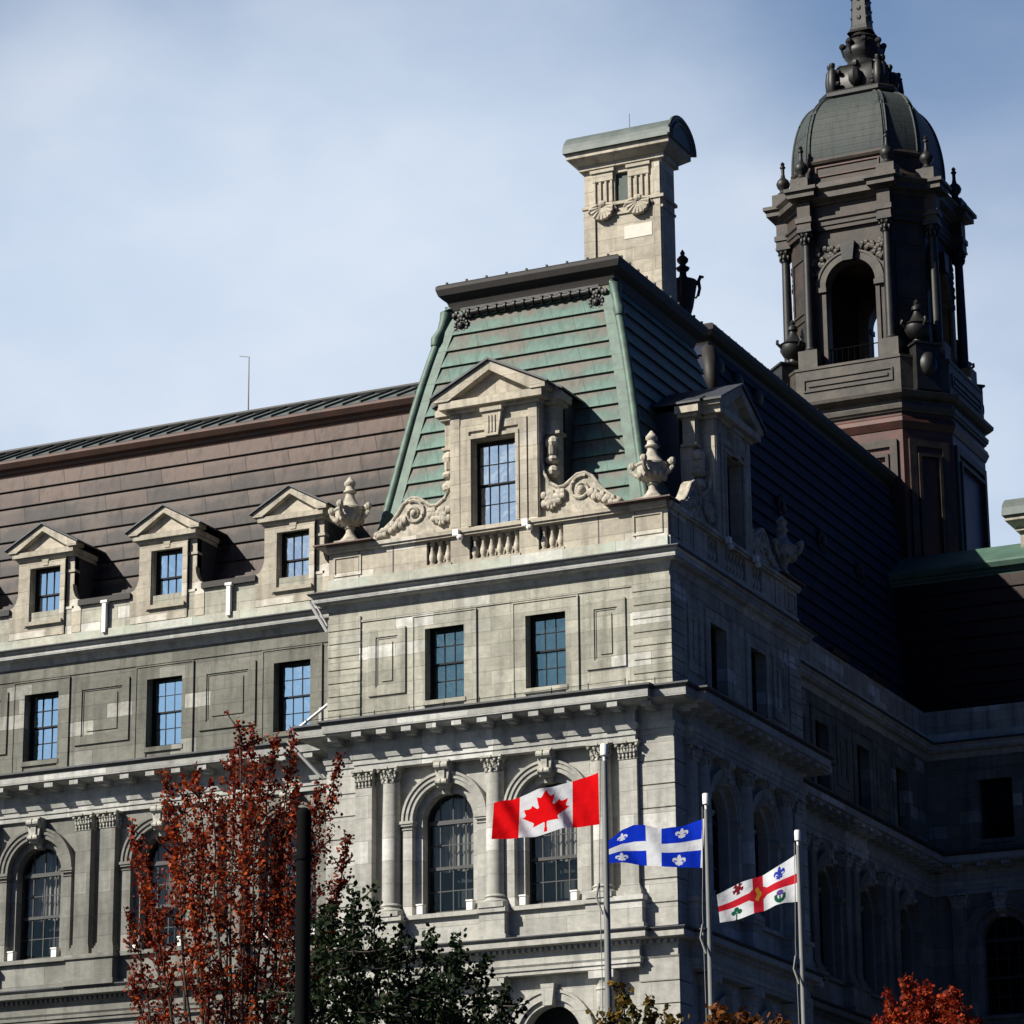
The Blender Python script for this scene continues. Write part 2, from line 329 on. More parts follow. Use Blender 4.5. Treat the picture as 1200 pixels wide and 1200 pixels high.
def arc_ring(b,cx,zc,r0,r1,y0,y1,n=28,mi=0,a0=0,a1=math.pi):
    v=[];f=[]
    for k in range(n+1):
        a=a0+(a1-a0)*k/n
        for r in (r0,r1):
            for y in (y0,y1): v.append((cx+r*math.cos(a),y,zc+r*math.sin(a)))
    for k in range(n):
        i=4*k; j=i+4
        f+=[(i,i+2,j+2,j),(i+1,j+1,j+3,i+3),(i+2,i+3,j+3,j+2),(i,j,j+1,i+1)]
    f+=[(0,1,3,2),(4*n,4*n+2,4*n+3,4*n+1)]; b.add(v,f,mi)
# ---- window sashes (prototype meshes, copied for every opening)
def sash_window(w_,h,cols,rows,name='window',glassm='glassblue',fr='sash',split=.5,curtain=None):
    b=MB(); t=.055
    frame_rect(b,-w_/2,w_/2,0,h,.05,0,.12)
    zs=h*split
    def leaf(z0,z1,y):
        frame_rect(b,-w_/2+.07,w_/2-.07,z0,z1,.05,y,y+.04)
        for c in range(1,cols): x=-w_/2+.12+(w_-.24)*c/cols; b.box(x-.0125,x+.0125,y+.002,y+.03,z0+.05,z1-.05)
        for r in range(1,rows): z=z0+.05+(z1-z0-.1)*r/rows; b.box(-w_/2+.12,w_/2-.12,y+.004,y+.028,z-.0125,z+.0125)
    leaf(.07,zs+.03,.05); leaf(zs-.03,h-.07,.0)
    o=b.obj(name,fr,HALL)
    g=MB(); 
    for (z0,z1,y) in ((.12,zs-.02,.07),(zs+.02,h-.12,.02)): g.add([(-w_/2+.12,y,z0),(w_/2-.12,y,z0),(w_/2-.12,y,z1),(-w_/2+.12,y,z1)],[(0,1,2,3)])
    g.obj('glass',glassm,o)
    if curtain:
        c=MB(); n=30
        for (xa,xb) in curtain:
            v=[];f=[]
            for k in range(n+1):
                x=xa+(xb-xa)*k/n; y=.22+.03*math.sin(k*1.7)+.015*math.sin(k*.6)
                v+=[(x,y,.12),(x,y,h-.1)]
            for k in range(n): f.append((2*k,2*k+2,2*k+3,2*k+1))
            c.add(v,f)
        c.obj('curtain','curtain',o,recalc=False)
    return o
def arch_window(w_,hs,name='arched_window'):
    "w_ wide, spring at hs, semicircular head; curtains behind the upper two thirds"
    b=MB(); r=w_/2; arc_ring(b,0,hs,r-.08,r,0,.12); b.box(-r,-r+.08,0,.12,0,hs); b.box(r-.08,r,0,.12,0,hs); b.box(-r+.08,r-.08,0,.12,0,.09)
    b.box(-r+.08,r-.08,-.02,.12,hs-.07,hs+.05); mr=hs*.5; b.box(-r+.08,r-.08,.0,.1,mr-.05,mr+.04)
    for c in (-1,0,1):
        x=c*w_/4.2; zt=hs+math.sqrt(max((r-.08)**2-x*x,0)); b.box(x-.016,x+.016,.03,.07,.09,zt)
    for z in (hs*.25,hs*.75): b.box(-r+.08,r-.08,.032,.068,z-.014,z+.014)
    o=b.obj(name,'sashgrey',HALL)
    g=MB(); pts=[(-r+.08,.09),(r-.08,.09)]+[((r-.08)*math.cos(math.pi*k/20),hs+(r-.08)*math.sin(math.pi*k/20)) for k in range(21)]
    g.add([(x,.05,z) for x,z in pts],[tuple(range(len(pts)))]); g.obj('glass','glassdark',o,recalc=False)
    c=MB(); n=48; v=[];f=[]
    for k in range(n+1):
        x=-r+.1+(w_-.2)*k/n; y=.26+.035*math.sin(k*1.35)+.02*math.sin(k*.47); zt=hs+math.sqrt(max((r-.09)**2-x*x,0)); zb=hs*.48+.03*math.sin(k*.35) if abs(x)<r*.95 else hs*.2
        v+=[(x,y,zb),(x,y,zt)]
    for k in range(n): f.append((2*k,2*k+2,2*k+3,2*k+1))
    c.add(v,f); c.obj('curtain','curtain',o,recalc=False)
    return o
def capital(b,c,w_,h,rnd=False,mi=0,sc=1.):
    "Corinthian capital: bell, two tiers of curled leaves, volutes and abacus; c = centre of its foot"
    x,y,z=c; r=w_/2
    if rnd: b.lathe([(r,0),(r*1.08,.03),(r*1.02,.06),(r*.95,.08),(r*1.0,h*.6),(r*1.25,h*.86)],c,16,mi)
    else:
        b.box(x-r,x+r,y-r*.9,y+r,z,z+h*.86,mi); b.box(x-r*1.08,x+r*1.08,y-r*1.0,y+r,z,z+.05,mi)
    for t,(zz,n,rr,hh) in enumerate(((.22*h,5,1.15,.17*h),(.48*h,6,1.25,.17*h))):
        for k in range(n):
            if rnd: a=math.pi+math.pi*(k+.5*(1-t%2*0))/(n-.0); px=x+r*rr*math.cos(a); py=y+r*rr*math.sin(a)
            else: u=-1+2*(k+.5)/n; px=x+u*r*1.05; py=y-r*rr*.95
            b.ell((px,py,z+zz),(r*.17,r*.12,hh),6,4,mi); b.ell((px,py-.025,z+zz+hh*.8),(r*.15,r*.17,hh*.35),6,4,mi)
    for sx in (-1,1):
        b.ell((x+sx*r*1.15,y-r*1.1,z+h*.78),(r*.26,r*.26,h*.13),8,5,mi); b.ell((x+sx*r*.45,y-r*1.15,z+h*.74),(r*.2,r*.14,h*.1),8,5,mi)
        if not rnd: 
            for q in (.3,.6): b.ell((x+sx*r*1.1,y+.0,z+h*q),(r*.12,r*.2,h*.15),6,4,mi)
    b.box(x-r*1.38,x+r*1.38,y-r*1.38,y+r*.9,z+h*.88,z+h,mi); b.ell((x,y-r*1.38,z+h*.93),(r*.2,r*.12,h*.09),8,4,mi)
ZC0,ZC1=20.5,20.97; ZP=16.75; ZB=17.12
def column(mat='lower'):
    b=MB(); r=.265; z0=ZB; z1=ZC0
    b.lathe([(r,0),(r,.3*(z1-z0)),(r*.985,.6*(z1-z0)),(r*.9,z1-z0)],(0,0,z0),28)
    o=b.obj('column','lower',HALL,smooth='auto')
    c=MB(); capital(c,(0,0,ZC0),.47,ZC1-ZC0,True); c.obj('capital','plainstone',o,smooth='auto')
    d=MB(); d.box(-.38,.38,-.38,.2,ZP,ZP+.14); d.lathe([(.37,0),(.38,.04),(.34,.09),(.29,.11),(.29,.15),(.32,.18),(.3,.22),(.27,.24)],(0,0,ZP+.14),24); d.obj('base','lower',o,smooth='auto')
    return o
def pilaster(mat):
    b=MB(); b.box(-.26,.26,-.16,.2,ZB-.05,ZC0)
    o=b.obj('pilaster',mat,HALL)
    c=MB(); capital(c,(0,.08,ZC0-.02),.52,ZC1-ZC0+.02); c.obj('capital','plainstone',o,smooth='auto')
    d=MB(); d.box(-.36,.36,-.27,.2,ZP,ZP+.16); d.box(-.32,.32,-.22,.2,ZP+.16,ZP+.24); d.box(-.29,.29,-.19,.2,ZP+.24,ZB-.05); d.obj('base',mat,o)
    return o
def surround(mat,spring=19.40,sill=16.83,key=True):
    "archivolt, its piers and the recessed inner frame of one arched window, centred on x=0"
    b=MB(); zs=spring
    arc_ring(b,0,zs+.02,1.0,1.12,-.05,.3); arc_ring(b,0,zs+.02,1.12,1.24,-.09,.3); arc_ring(b,0,zs+.02,1.24,1.31,-.13,.3)
    for sx in (-1,1):
        xa,xb=sorted((sx*1.0,sx*1.28)); b.box(xa,xb,-.06,.3,sill-.05,zs-.12)
        b.box(xa-.04,xb+.04,-.12,.3,zs-.12,zs-.06); b.box(xa-.07,xb+.07,-.15,.3,zs-.06,zs+.02); b.box(xa-.02,xb+.02,-.09,.3,zs-.22,zs-.19)
    arc_ring(b,0,zs,.78,1.03,.16,.5)
    for sx in (-1,1):
        xa,xb=sorted((sx*.78,sx*1.03)); b.box(xa,xb,.16,.5,sill-.05,zs)
    o=b.obj('arch_surround',mat,HALL)
    k=MB()
    if key:
        z0=zs+.86; z1=zs+1.56; k.prism([(-.15,z0),(.15,z0),(.24,z1),(-.24,z1)],-.2,.3)
        for z,r_,hw in ((z1-.1,.11,.21),(z0+.14,.08,.17)):
            for sx in (-1,1): k.lathe([(r_,0),(r_,hw*.9)],(0,0,0),12); 
            n=len(k.v); cnt=2*24
            for i in range(n-cnt,n):
                x,y,zz=k.v[i]; sgn=1 if i>=n-24 else -1; k.v[i]=(sgn*(zz+.02),-.24+x,z+y)
        k.box(-.09,.09,-.25,-.19,z0+.1,z1-.1); k.box(-.25,.25,-.3,.1,z1,z1+.05); k.box(-.12,.12,.05,.3,z0-.14,z0)
    k.obj('keystone','plainstone',o)
    return o
PR=dict(col=column(),pil=pilaster('lower'),pilw=pilaster('winglower'),sur=surround('lower'),surw=surround('winglower'),
        aw=arch_window(1.66,2.57),win=sash_window(1.22,2.2,3,2),dwin=sash_window(1.06,1.76,3,1),bigwin=sash_window(1.4,2.54,4,2,glassm='glasspale'))
used=set()
def put(key,xloc,frame,y=0.,z=0.,gm=None,x0=0,y0=0):
    "frame 0 front (outward -y) or 1 side (outward +x); x0,y0 wall plane"
    o=PR[key]
    if frame==0: loc=(xloc,y0+y,z); rz=0.
    else: loc=(x0-y,xloc,z); rz=R90
    def tilt(w_):
        for ch in w_.children:
            if ch.name.startswith('glass'): ch.rotation_euler=(random.uniform(-.008,.008),0,random.uniform(-.01,.01))
        return w_
    if key not in used:
        used.add(key); o.location=loc; o.rotation_euler=(0,0,rz)
        if gm:
            for ch in o.children:
                if ch.name.startswith('glass'): ch.data.materials[0]=M[gm]
        return tilt(o)
    return tilt(dup(o,HALL,loc,rz,gm))
def place(b,name,mats,frame,x0=0.,y0=0.,**kw):
    return b.obj(name,mats,HALL,loc=(x0,y0,0),rz=(R90 if frame else 0.),**kw)

# ------------------------------------------------------------------ facade storeys
def attic_storey(x0,x1,wins,panels,quoins,mat,frame,X0,Y0,slabmat=None,joints=()):
    b=MB(); ops=[(c-.61,c+.61,22.80,24.98,False) for c in wins]
    wall(b,x0,x1,22.4,26.0,ops,0.,.42)
    for c in wins:
        frame_rect(b,c-.97,c+.97,22.5,25.24,.36,-.035,.01,bottom=False)
        frame_rect(b,c-1.0,c+1.0,22.45,25.30,.035,-.055,.01,bottom=False)
        b.box(c-.66,c+.66,-.06,.1,22.66,22.80)
    for c,hw in panels:
        frame_rect(b,c-hw,c+hw,23.12,25.05,.24,-.05,.01); frame_rect(b,c-hw+.24,c+hw-.24,23.36,24.81,.05,-.02,.01)
        b.box(c-hw+.42,c+hw-.42,-.03,.01,23.52,24.65)
    b.box(x0+.01,x1-.01,-.03,.01,25.33,25.40)
    for q0,q1 in quoins:
        z=22.45; k=0
        while z<25.3:
            b.box(q0+(.0 if k%2 else .02),q1+(.047 if frame==0 and abs(q1)<.01 else 0),-.05,.02,z+.017,z+.368); z+=.385; k+=1
    for xx in joints: b.box(xx-.03,xx+.03,-.02,.01,22.5,25.33)
    return place(b,'wall',mat,frame,X0,Y0)
def first_storey(x0,x1,arches,bay,mat,frame,X0,Y0,quoins=()):
    "wall of the arched storey, z 15.9..21; bay=(a,b) stretch set back 0.2 behind the entablature"
    b=MB(); ops=[(c-1.02,c+1.02,16.8,19.40,True) for c in arches]
    wall(b,bay[0],bay[1],15.8,21.0,ops,.10,.45)
    for a,c in ((x0,bay[0]),(bay[1],x1)):
        if c-a>.02:
            b.box(a,c,0,.3,15.8,20.98)
    for q0,q1 in quoins:
        z=15.9
        while z<20.8:
            b.box(q0,q1+(.047 if frame==0 and abs(q1)<.01 else 0),-.05,.02,z+.02,z+.62); z+=.64
    # dado / sill course
    b.box(bay[0],bay[1],-.06,.2,15.86,15.98); b.box(bay[0],bay[1],-.0,.15,15.98,16.66); b.box(bay[0],bay[1],-.12,.2,16.66,16.78)
    return place(b,'wall',mat,frame,X0,Y0)
def pedestal(b,x,hw):
    b.box(x-hw-.06,x+hw+.06,-.40,.1,15.84,16.0); b.box(x-hw,x+hw,-.34,.1,16.0,16.62); b.box(x-hw-.05,x+hw+.05,-.40,.1,16.62,16.75)
def lower_storey(x0,x1,arches,mat,frame,X0,Y0,quoins=(),cols=()):
    b=MB(); ops=[(c-.86,c+.86,9.6,13.20,True) for c in arches]
    wall(b,x0,x1,9.0,15.0,ops,.10,.4); 
    for c in arches:
        arc_ring(b,c,13.2,.86,1.0,.06,.3); arc_ring(b,c,13.2,1.0,1.2,-.02,.2); arc_ring(b,c,13.2,1.2,1.28,-.06,.2)
        for sx in (-1,1): xa,xb=sorted((c+sx*.88,c+sx*1.26)); b.box(xa,xb,-.02,.2,9.4,13.1); b.box(xa-.03,xb+.03,-.08,.2,13.1,13.2)
        b.prism([(c-.13,14.02),(c+.13,14.02),(c+.2,14.6),(c-.2,14.6)],-.2,.2)
    for q0,q1 in quoins:
        z=9.1
        while z<14.6: b.box(q0,q1+(.047 if frame==0 and abs(q1)<.01 else 0),-.05,.3,z+.014,z+.58); z+=.595
    for c in cols:
        b.lathe([(.27,0),(.26,5.1),(.29,5.14),(.27,5.2),(.27,5.3),(.34,5.42)],(c,.0,9.2),24); b.box(c-.36,c+.36,-.36,.2,14.62,14.82)
    wall(b,x0,x1,4.4,9.0,[(c-.7,c+.7,5.2,7.9,False) for c in arches],.02,.4); b.box(x0,x1,-.22,.2,8.9,9.12); b.box(x0-.0,x1,-.12,.2,0,1.3)
    wall(b,x0,x1,0,4.4,[(c-.7,c+.7,1.8,3.9,False) for c in arches],.0,.4); b.box(x0,x1,-.2,.2,4.3,4.6)
    return place(b,'wall',mat,frame,X0,Y0)
# interior backing so that openings look into dark rooms
def backing(x0,x1,frame,X0,Y0,z0=0,z1=27.2,d=.95):
    b=MB(); b.add([(x0,d,z0),(x1,d,z0),(x1,d,z1),(x0,d,z1)],[(0,1,2,3)]); 
    for z in (4.5,9.05,15.85,22.35,27.0): b.box(x0,x1,.45,d,z,z+.2)
    return place(b,'interior_wall','interior',frame,X0,Y0)
CB=-5.28
# pavilion front and side
for fr,c0,x0,x1 in ((0,CB,-W,0.),(1,5.05,0.,DP)):
    A=c0-1.56; B=c0+1.56
    if fr==0: q=[(-W,-9.50),(-1.10,0.0)]
    else: q=[(0.0,1.0),(DP-1.0,DP)]
    pan=[(A-1.82,.59),(B+1.82,.59)] if fr==0 else [(A-1.72,.55),(B+1.72,.55)]
    attic_storey(x0,x1,[A,B],pan,q,'attic',fr,0,0,joints=())
    ba,bb=c0-4.28,c0+4.28
    first_storey(x0,x1,[A,B],(ba,bb),'lower',fr,0,0,quoins=[(x0,ba),(bb,x1)])
    lower_storey(x0,x1,[A,B],'lower',fr,0,0,quoins=[(x0,ba+.1),(bb-.1,x1)],cols=(c0-3.2,c0,c0+3.2))
    backing(x0+.3,x1-.3,fr,0,0)
    b=MB()
    for xx in (c0,): pedestal(b,xx,.38)
    for sx in (-1,1): pedestal(b,c0+sx*3.6,.82)
    place(b,'pedestal','lower',fr)
    for i,xx in enumerate((A,B)):
        put('win',xx,fr,.30,22.80,gm=('glassmid' if fr==0 else 'glassblack')); put('aw',xx,fr,.46,16.83,gm=None if fr==0 else 'glassblack'); put('sur',xx,fr,.0)
    for xx in (c0-3.2,c0,c0+3.2): put('col',xx,fr,-.05)
    for xx in (c0-4.02,c0+4.02): put('pil',xx,fr,-.02)
# left wing
XL=-42.
wc=[-12.55-4.33*i for i in range(7)]
pc=[(c-2.17,.95) for c in wc]
attic_storey(XL,-W,wc,pc,[(-11.1,-W)],'wingattic',0,0,YW,joints=())
first_storey(XL,-W+.2,wc[0:],(XL,-W+.2),'winglower',0,0,YW)
lower_storey(XL,-W,wc,'winglower',0,0,YW)
backing(XL,-W,0,0,YW)
b=MB()
for c in wc: pedestal(b,c-2.17,.80)
place(b,'pedestal','winglower',0,0,YW)
for i,c in enumerate(wc):
    put('win',c,0,YW+.30,22.80,gm='glassblue'); put('aw',c,0,YW+.46,16.83); put('surw',c,0,YW)
    for sx in (-.42,.42): put('pilw',c-2.17+sx,0,YW-.02)
# side wing
sc_=[16.16,20.10,24.04]
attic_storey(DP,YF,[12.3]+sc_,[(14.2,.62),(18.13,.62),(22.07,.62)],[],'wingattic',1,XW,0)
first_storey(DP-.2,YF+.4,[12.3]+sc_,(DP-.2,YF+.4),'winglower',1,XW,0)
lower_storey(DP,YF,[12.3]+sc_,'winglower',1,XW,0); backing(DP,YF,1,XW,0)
b=MB()
for c in (14.2,18.13,22.07): pedestal(b,c,.8)
place(b,'pedestal','winglower',1,XW,0)
for c in [12.3]+sc_:
    put('win',c,1,.30,22.80,gm='glassblack',x0=XW); put('aw',c,1,.46,16.83,gm='glassblack',x0=XW); put('surw',c,1,0,x0=XW)
for c in (14.2,18.13,22.07):
    for sx in (-.42,.42): put('pilw',c+sx,1,-.02,x0=XW)
# far wing facing the front
fc=[.88,4.9,8.9,12.9,16.9]; XR=19.
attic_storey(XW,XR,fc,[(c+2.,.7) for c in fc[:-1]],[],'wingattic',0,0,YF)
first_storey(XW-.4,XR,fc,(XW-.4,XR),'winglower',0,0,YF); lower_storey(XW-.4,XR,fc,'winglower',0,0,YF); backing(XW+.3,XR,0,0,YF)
for c in fc:
    put('win',c,0,YF+.30,22.80,gm='glassblack'); put('aw',c,0,YF+.46,16.83,gm='glassblack'); put('surw',c,0,YF); put('pilw',c-1.45,0,YF-.02); put('pilw',c+1.45,0,YF-.02)
# ------------------------------------------------------------------ cornices
ENT=[(-.3,20.97),(0,20.97),(0,21.12),(.035,21.12),(.035,21.27),(.07,21.27),(.10,21.38),(.10,21.44),(.0,21.46),(.0,21.78),(.06,21.82),(.10,21.90),(.58,21.93),(.60,21.97),(.68,21.97),(.68,22.20),(-.3,22.20)]
ENTF=[(-.3,22.2),(.70,22.2),(.78,22.27),(.78,22.32),(.05,22.46),(-.3,22.46)]
ATT=[(-.3,25.72),(.03,25.72),(.05,25.80),(.10,25.90),(.27,25.93),(.29,25.97),(.33,25.97),(.33,26.12),(.36,26.12),(.42,26.18),(-.3,26.18)]
ATTF=[(-.3,26.18),(.44,26.18),(.47,26.22),(.47,26.25),(0,26.34),(-.3,26.34)]
STR=[(-.3,14.86),(0,14.86),(0,14.97),(.04,14.97),(.04,15.06),(.08,15.12),(.0,15.12),(.0,15.42),(.04,15.44),(.04,15.56),(.26,15.58),(.30,15.60),(.30,15.76),(-.3,15.76)]
STRF=[(-.3,15.76),(.32,15.76),(.36,15.82),(.36,15.85),(0,15.90),(-.3,15.90)]
def offs_rect(c0,x0,x1,side): pass
ba,bb=CB-4.28,CB+4.28; sa,sb=5.05-4.28,5.05+4.28; o_=.25
pav=[(-W,YW+.3),(-W,0),(ba,0),(ba,-o_),(bb,-o_),(bb,0),(0,0),(0,sa),(o_,sa),(o_,sb),(0,sb),(0,DP),(XW-.3,DP)]
pavs=[(-W,YW+.3),(-W,0),(0,0),(0,DP),(XW-.3,DP)]
lw=[(XL,YW),(-W+.2,YW)]; sw=[(XW,DP-.2),(XW,YF+.2)]; fw=[(XW-.2,YF),(XR,YF)]
def lift(p): return p
def modill(b,segs):
    "small brackets under the main cornice; segs=(p,q,offset) along straight runs"
    for p,q,sp in segs:
        P=Vector(p);Q=Vector(q);d=(Q-P);L=d.length;d.normalize();nn=Vector((d.y,-d.x)); n=max(1,round(L/sp)); 
        for i in range(n):
            c=P+d*(L*(i+.5)/n); 
            for (o0,o1,za,zb,hw) in ((.05,.64,21.80,21.925,.15),(.05,.42,21.74,21.80,.11)):
                a1=c-d*hw+nn*o0; a2=c+d*hw+nn*o0; a3=c+d*hw+nn*o1; a4=c-d*hw+nn*o1
                b.add([(*v,z) for z in (za,zb) for v in (a1,a2,a3,a4)],[(0,1,2,3),(4,7,6,5),(0,4,5,1),(1,5,6,2),(2,6,7,3),(3,7,4,0)])
def dentils(b,p,q):
    P=Vector(p);Q=Vector(q);d=(Q-P);L=d.length;d.normalize();nn=Vector((d.y,-d.x)); n=int(L/.17)
    for i in range(n):
        c=P+d*(L*(i+.5)/n); hw=.045
        a1=c-d*hw+nn*.03; a2=c+d*hw+nn*.03; a3=c+d*hw+nn*.13; a4=c-d*hw+nn*.13
        b.add([(*v,z) for z in (15.46,15.56) for v in (a1,a2,a3,a4)],[(0,1,2,3),(4,7,6,5),(0,4,5,1),(1,5,6,2),(2,6,7,3),(3,7,4,0)])
for nm,path,spath,matE in (('p',pav,pavs,'fascia'),('l',lw,lw,'fascia'),('s',sw,sw,'fascia'),('f',fw,fw,'fascia')):
    b=MB(); b.sweep(path,ENT)
    if nm=='p': modill(b,[((ba,-o_),(bb,-o_),.78),((bb,0),(0,0),1.0),((0,0),(0,sa),1.),((o_,sa),(o_,sb),.78),((-W,0),(ba,0),1.)])
    elif nm=='l': modill(b,[(lw[0],lw[1],.87)])
    elif nm=='s': modill(b,[(sw[0],sw[1],.78)])
    else: modill(b,[(fw[0],fw[1],.87)])
    o=b.obj('cornice',matE,HALL); f=MB(); f.sweep(path,ENTF); f.obj('flashing','flash',o)
    b=MB(); b.sweep(spath,ATT); o=b.obj('cornice',matE,HALL); f=MB(); f.sweep(spath,ATTF); f.obj('flashing','flash',o)
    b=MB(); b.sweep(path,STR)
    if nm=='p': dentils(b,(ba,-o_),(bb,-o_)); dentils(b,(bb,0),(0,0)); dentils(b,(o_,sa),(o_,sb))
    else: dentils(b,path[0],path[1])
    o=b.obj('string_course','lower' if nm=='p' else 'winglower',HALL); f=MB(); f.sweep(path,STRF); f.obj('flashing','flash',o)
# thin guard wire and its posts along the main cornice
b=MB()
for (p,q) in (((-W-.4,-.55),(bb,-.85)),((bb,-.6),(.5,-.55))):
    P=Vector(p);Q=Vector(q);n=max(2,int((Q-P).length/1.1))
    for i in range(n+1):
        c=P.lerp(Q,i/n); b.tube([(c.x,c.y,22.3),(c.x,c.y,22.55)],.012,5)
    b.tube([(P.x,P.y,22.5),(Q.x,Q.y,22.5)],.008,4)
b.obj('guard_wire','black',HALL)
# white bracing struts where pavilion meets the wing
b=MB(); 
b.tube([(-W-.45,-.35,26.05),(-W-.06,.02,25.2)],.05,6); b.tube([(-W-.32,-.3,26.05),(-W-.02,-.04,25.35)],.03,6)
b.tube([(-W-.9,-.75,21.95),(-W-.12,-.1,20.9)],.05,6); b.tube([(-W-.75,-.3,22.4),(-W-.02,0.1,23.1)],.05,6)
b.obj('brace','white',HALL)
# ------------------------------------------------------------------ parapets and balustrades
def baluster():
    b=MB(); h=.70; b.lathe([(.085,0),(.085,.06),(.06,.08),(.075,.12),(.10,.20),(.09,.30),(.05,.46),(.045,.56),(.07,.60),(.08,.64),(.08,.70)],(0,0,0),12)
    return b.obj('baluster','warmcarved',HALL,smooth='auto')
balp=baluster(); first_bal=True
def parapet(fr,c0,x0,x1):
    global first_bal
    b=MB(); b.box(x0,x1,-.06,.34,26.28,26.66,1); ops=[(c0-2.13,c0-1.37,26.74,27.44,False),(c0-.78,c0+.78,26.74,27.44,False),(c0+1.37,c0+2.13,26.74,27.44,False)]
    wall(b,x0,x1,26.66,27.46,ops,0.,.16)
    for o in ops:
        b.box(o[0],o[1],.30,.34,26.66,27.46); b.box(o[0]-.03,o[1]+.03,-.035,.03,26.66,26.74)
    # raised panels
    for a,c in ((x0+.15,x0+1.05),(x1-1.05,x1-.15)): frame_rect(b,a,c,26.76,27.36,.06,-.03,.01)
    for x in (c0-4.3,c0-3.2,c0+3.2,c0+4.3): b.box(x-.012,x+.012,-.012,.01,26.66,27.46,2)
    b.box(x0-.02,x1+.02,-.10,.36,27.46,27.53); b.box(x0-.02,x1+.02,-.15,.38,27.53,27.64)
    o=b.obj('parapet',['warm','plinth','flash'],HALL,loc=(0,0,0),rz=(R90 if fr else 0.))
    for a,c,n in ((c0-2.13,c0-1.37,3),(c0-.78,c0+.78,6),(c0+1.37,c0+2.13,3)):
        for i in range(n):
            xx=a+(c-a)*(i+.5)/n
            if first_bal: q=balp; first_bal=False
            else: q=balp.copy(); COL.objects.link(q)
            q.parent=o; q.location=(xx,.12,26.74)
    s_=MB()
    for a,c in ((x0-.35,x0+1.55),(x1-1.75,x1+.22)): s_.box(a,c,-.36,.5,27.66,27.70); s_.box(a+.06,c-.06,-.30,.5,27.64,27.66)
    if fr==0: s_.obj('shelf','shelf',o)
    else:
        s_=MB(); s_.box(x1-1.75,x1+.1,-.3,.4,27.66,27.70); s_.obj('shelf','shelf',o)
    # little white lamp boxes on the cap
    l=MB(); 
    for x in (c0-1.08,c0+1.08): l.box(x-.09,x+.09,-.30,-.16,27.42,27.60); l.ell((x+.12,-.24,27.36),(.1,.1,.09),8,5)
    l.obj('lamp','white',o)
parapet(0,CB,-W,0.); parapet(1,5.05,0.,DP)
# parapet walls of the wings between the dormers
def wing_parapet(x0,x1,gaps,fr,X0,Y0,mat='warm'):
    b=MB(); b.box(x0,x1,-.08,.3,26.28,26.62,1); b.box(x0,x1,0,.3,26.62,27.46)
    f=MB()
    for a,c in gaps: f.box(a,c,-.10,.34,27.46,27.64); b.box((a+c)/2-.03,(a+c)/2-.01,-.02,.02,26.62,27.46)
    o=place(b,'parapet',[mat,'plinth'],fr,X0,Y0); f.obj('coping','gutter',o); return o
wing_parapet(XL,-W,[(c-3.1,c-1.25) for c in wc],0,0,YW,'attic')
wing_parapet(DP,YF,[(c+1.2,c+2.7) for c in sc_[:2]],1,XW,0,'attic'); wing_parapet(XW,XR,[],0,0,YF,'attic')
b=MB()
for c in wc: b.box(c-2.19,c-2.06,-.16,-.03,26.50,27.45); b.box(c-2.24,c-2.01,-.18,-.02,27.42,27.5)
o=place(b,'downpipe','white',0,0,YW)
# ------------------------------------------------------------------ dormers
def small_dormer():
    "wing dormer, centred on x=0, front at y=0"
    b=MB(); wall(b,-.98,.72,26.66,29.1,[(-.53,.53,27.15,28.9,False)],-.04,.36)
    b.add([(-.98,-.04,26.66),(-.98,1.8,26.66),(-.98,1.8,29.1),(-.98,-.04,29.1)],[(0,1,2,3)])
    b.box(.72,.98,.06,.3,26.66,29.1); b.box(.70,1.02,.02,.3,28.6,28.68); b.box(.70,1.04,-.02,.3,27.42,27.5)
    b.box(.94,.98,.06,1.9,27.6,29.1,1)
    for sx,x in ((-1,-.98),(1,.98)):
        pts=[(x,26.66),(x+sx*.32,26.66),(x+sx*.32,27.55)]+[(x+sx*(.32-.32*math.sin(t)),28.2-.55*math.cos(t)) for t in (0.,.4,.8,1.2,1.57)]
        b.prism(pts,-.02,.22)
    frame_rect(b,-.72,.72,27.0,29.02,.17,-.07,-.03,bottom=False); b.box(-.66,.66,-.14,.05,27.02,27.14)
    b.prism([(-.09,28.9),(.09,28.9),(.12,29.1),(-.12,29.1)],-.09,-.03)
    b.box(-1.02,1.0,-.10,1.6,29.1,29.2); b.box(-1.14,1.06,-.20,1.6,29.2,29.36)
    b.add([(-.7,.85,27.0),(.7,.85,27.0),(.7,.85,29.0),(-.7,.85,29.0)],[(0,1,2,3)],2)
    # pediment
    b.prism([(-1.0,29.36),(.92,29.36),(-.04,29.98)],-.06,.2)
    for sx in (-1,1):
        b.prism([(sx*1.24-.04,29.36),(sx*1.24-.04,29.48),(-.04,30.16),(-.04,29.96),(sx*.93-.04,29.36)],-.25,.2)
    o=b.obj('dormer',['warm','flash','interior'],HALL)
    r=MB()
    for sx in (-1,1):
        r.add([(sx*1.33-.04,-.32,29.44),(-.04,-.32,30.17),(-.04,2.2,30.17),(sx*1.33-.04,2.2,29.44),(sx*1.33-.04,-.32,29.49),(-.04,-.32,30.23),(-.04,2.2,30.23),(sx*1.33-.04,2.2,29.49)],[(0,1,2,3),(4,7,6,5),(0,4,5,1),(0,3,7,4)])
    r.obj('dormer_roof','flash',o)
    return o
PR['sd']=small_dormer()
for i,c in enumerate(wc):
    put('sd',c+.0,0,YW); put('dwin',c,0,YW+.22,27.15,gm='glassblue' if i else 'glasspale')
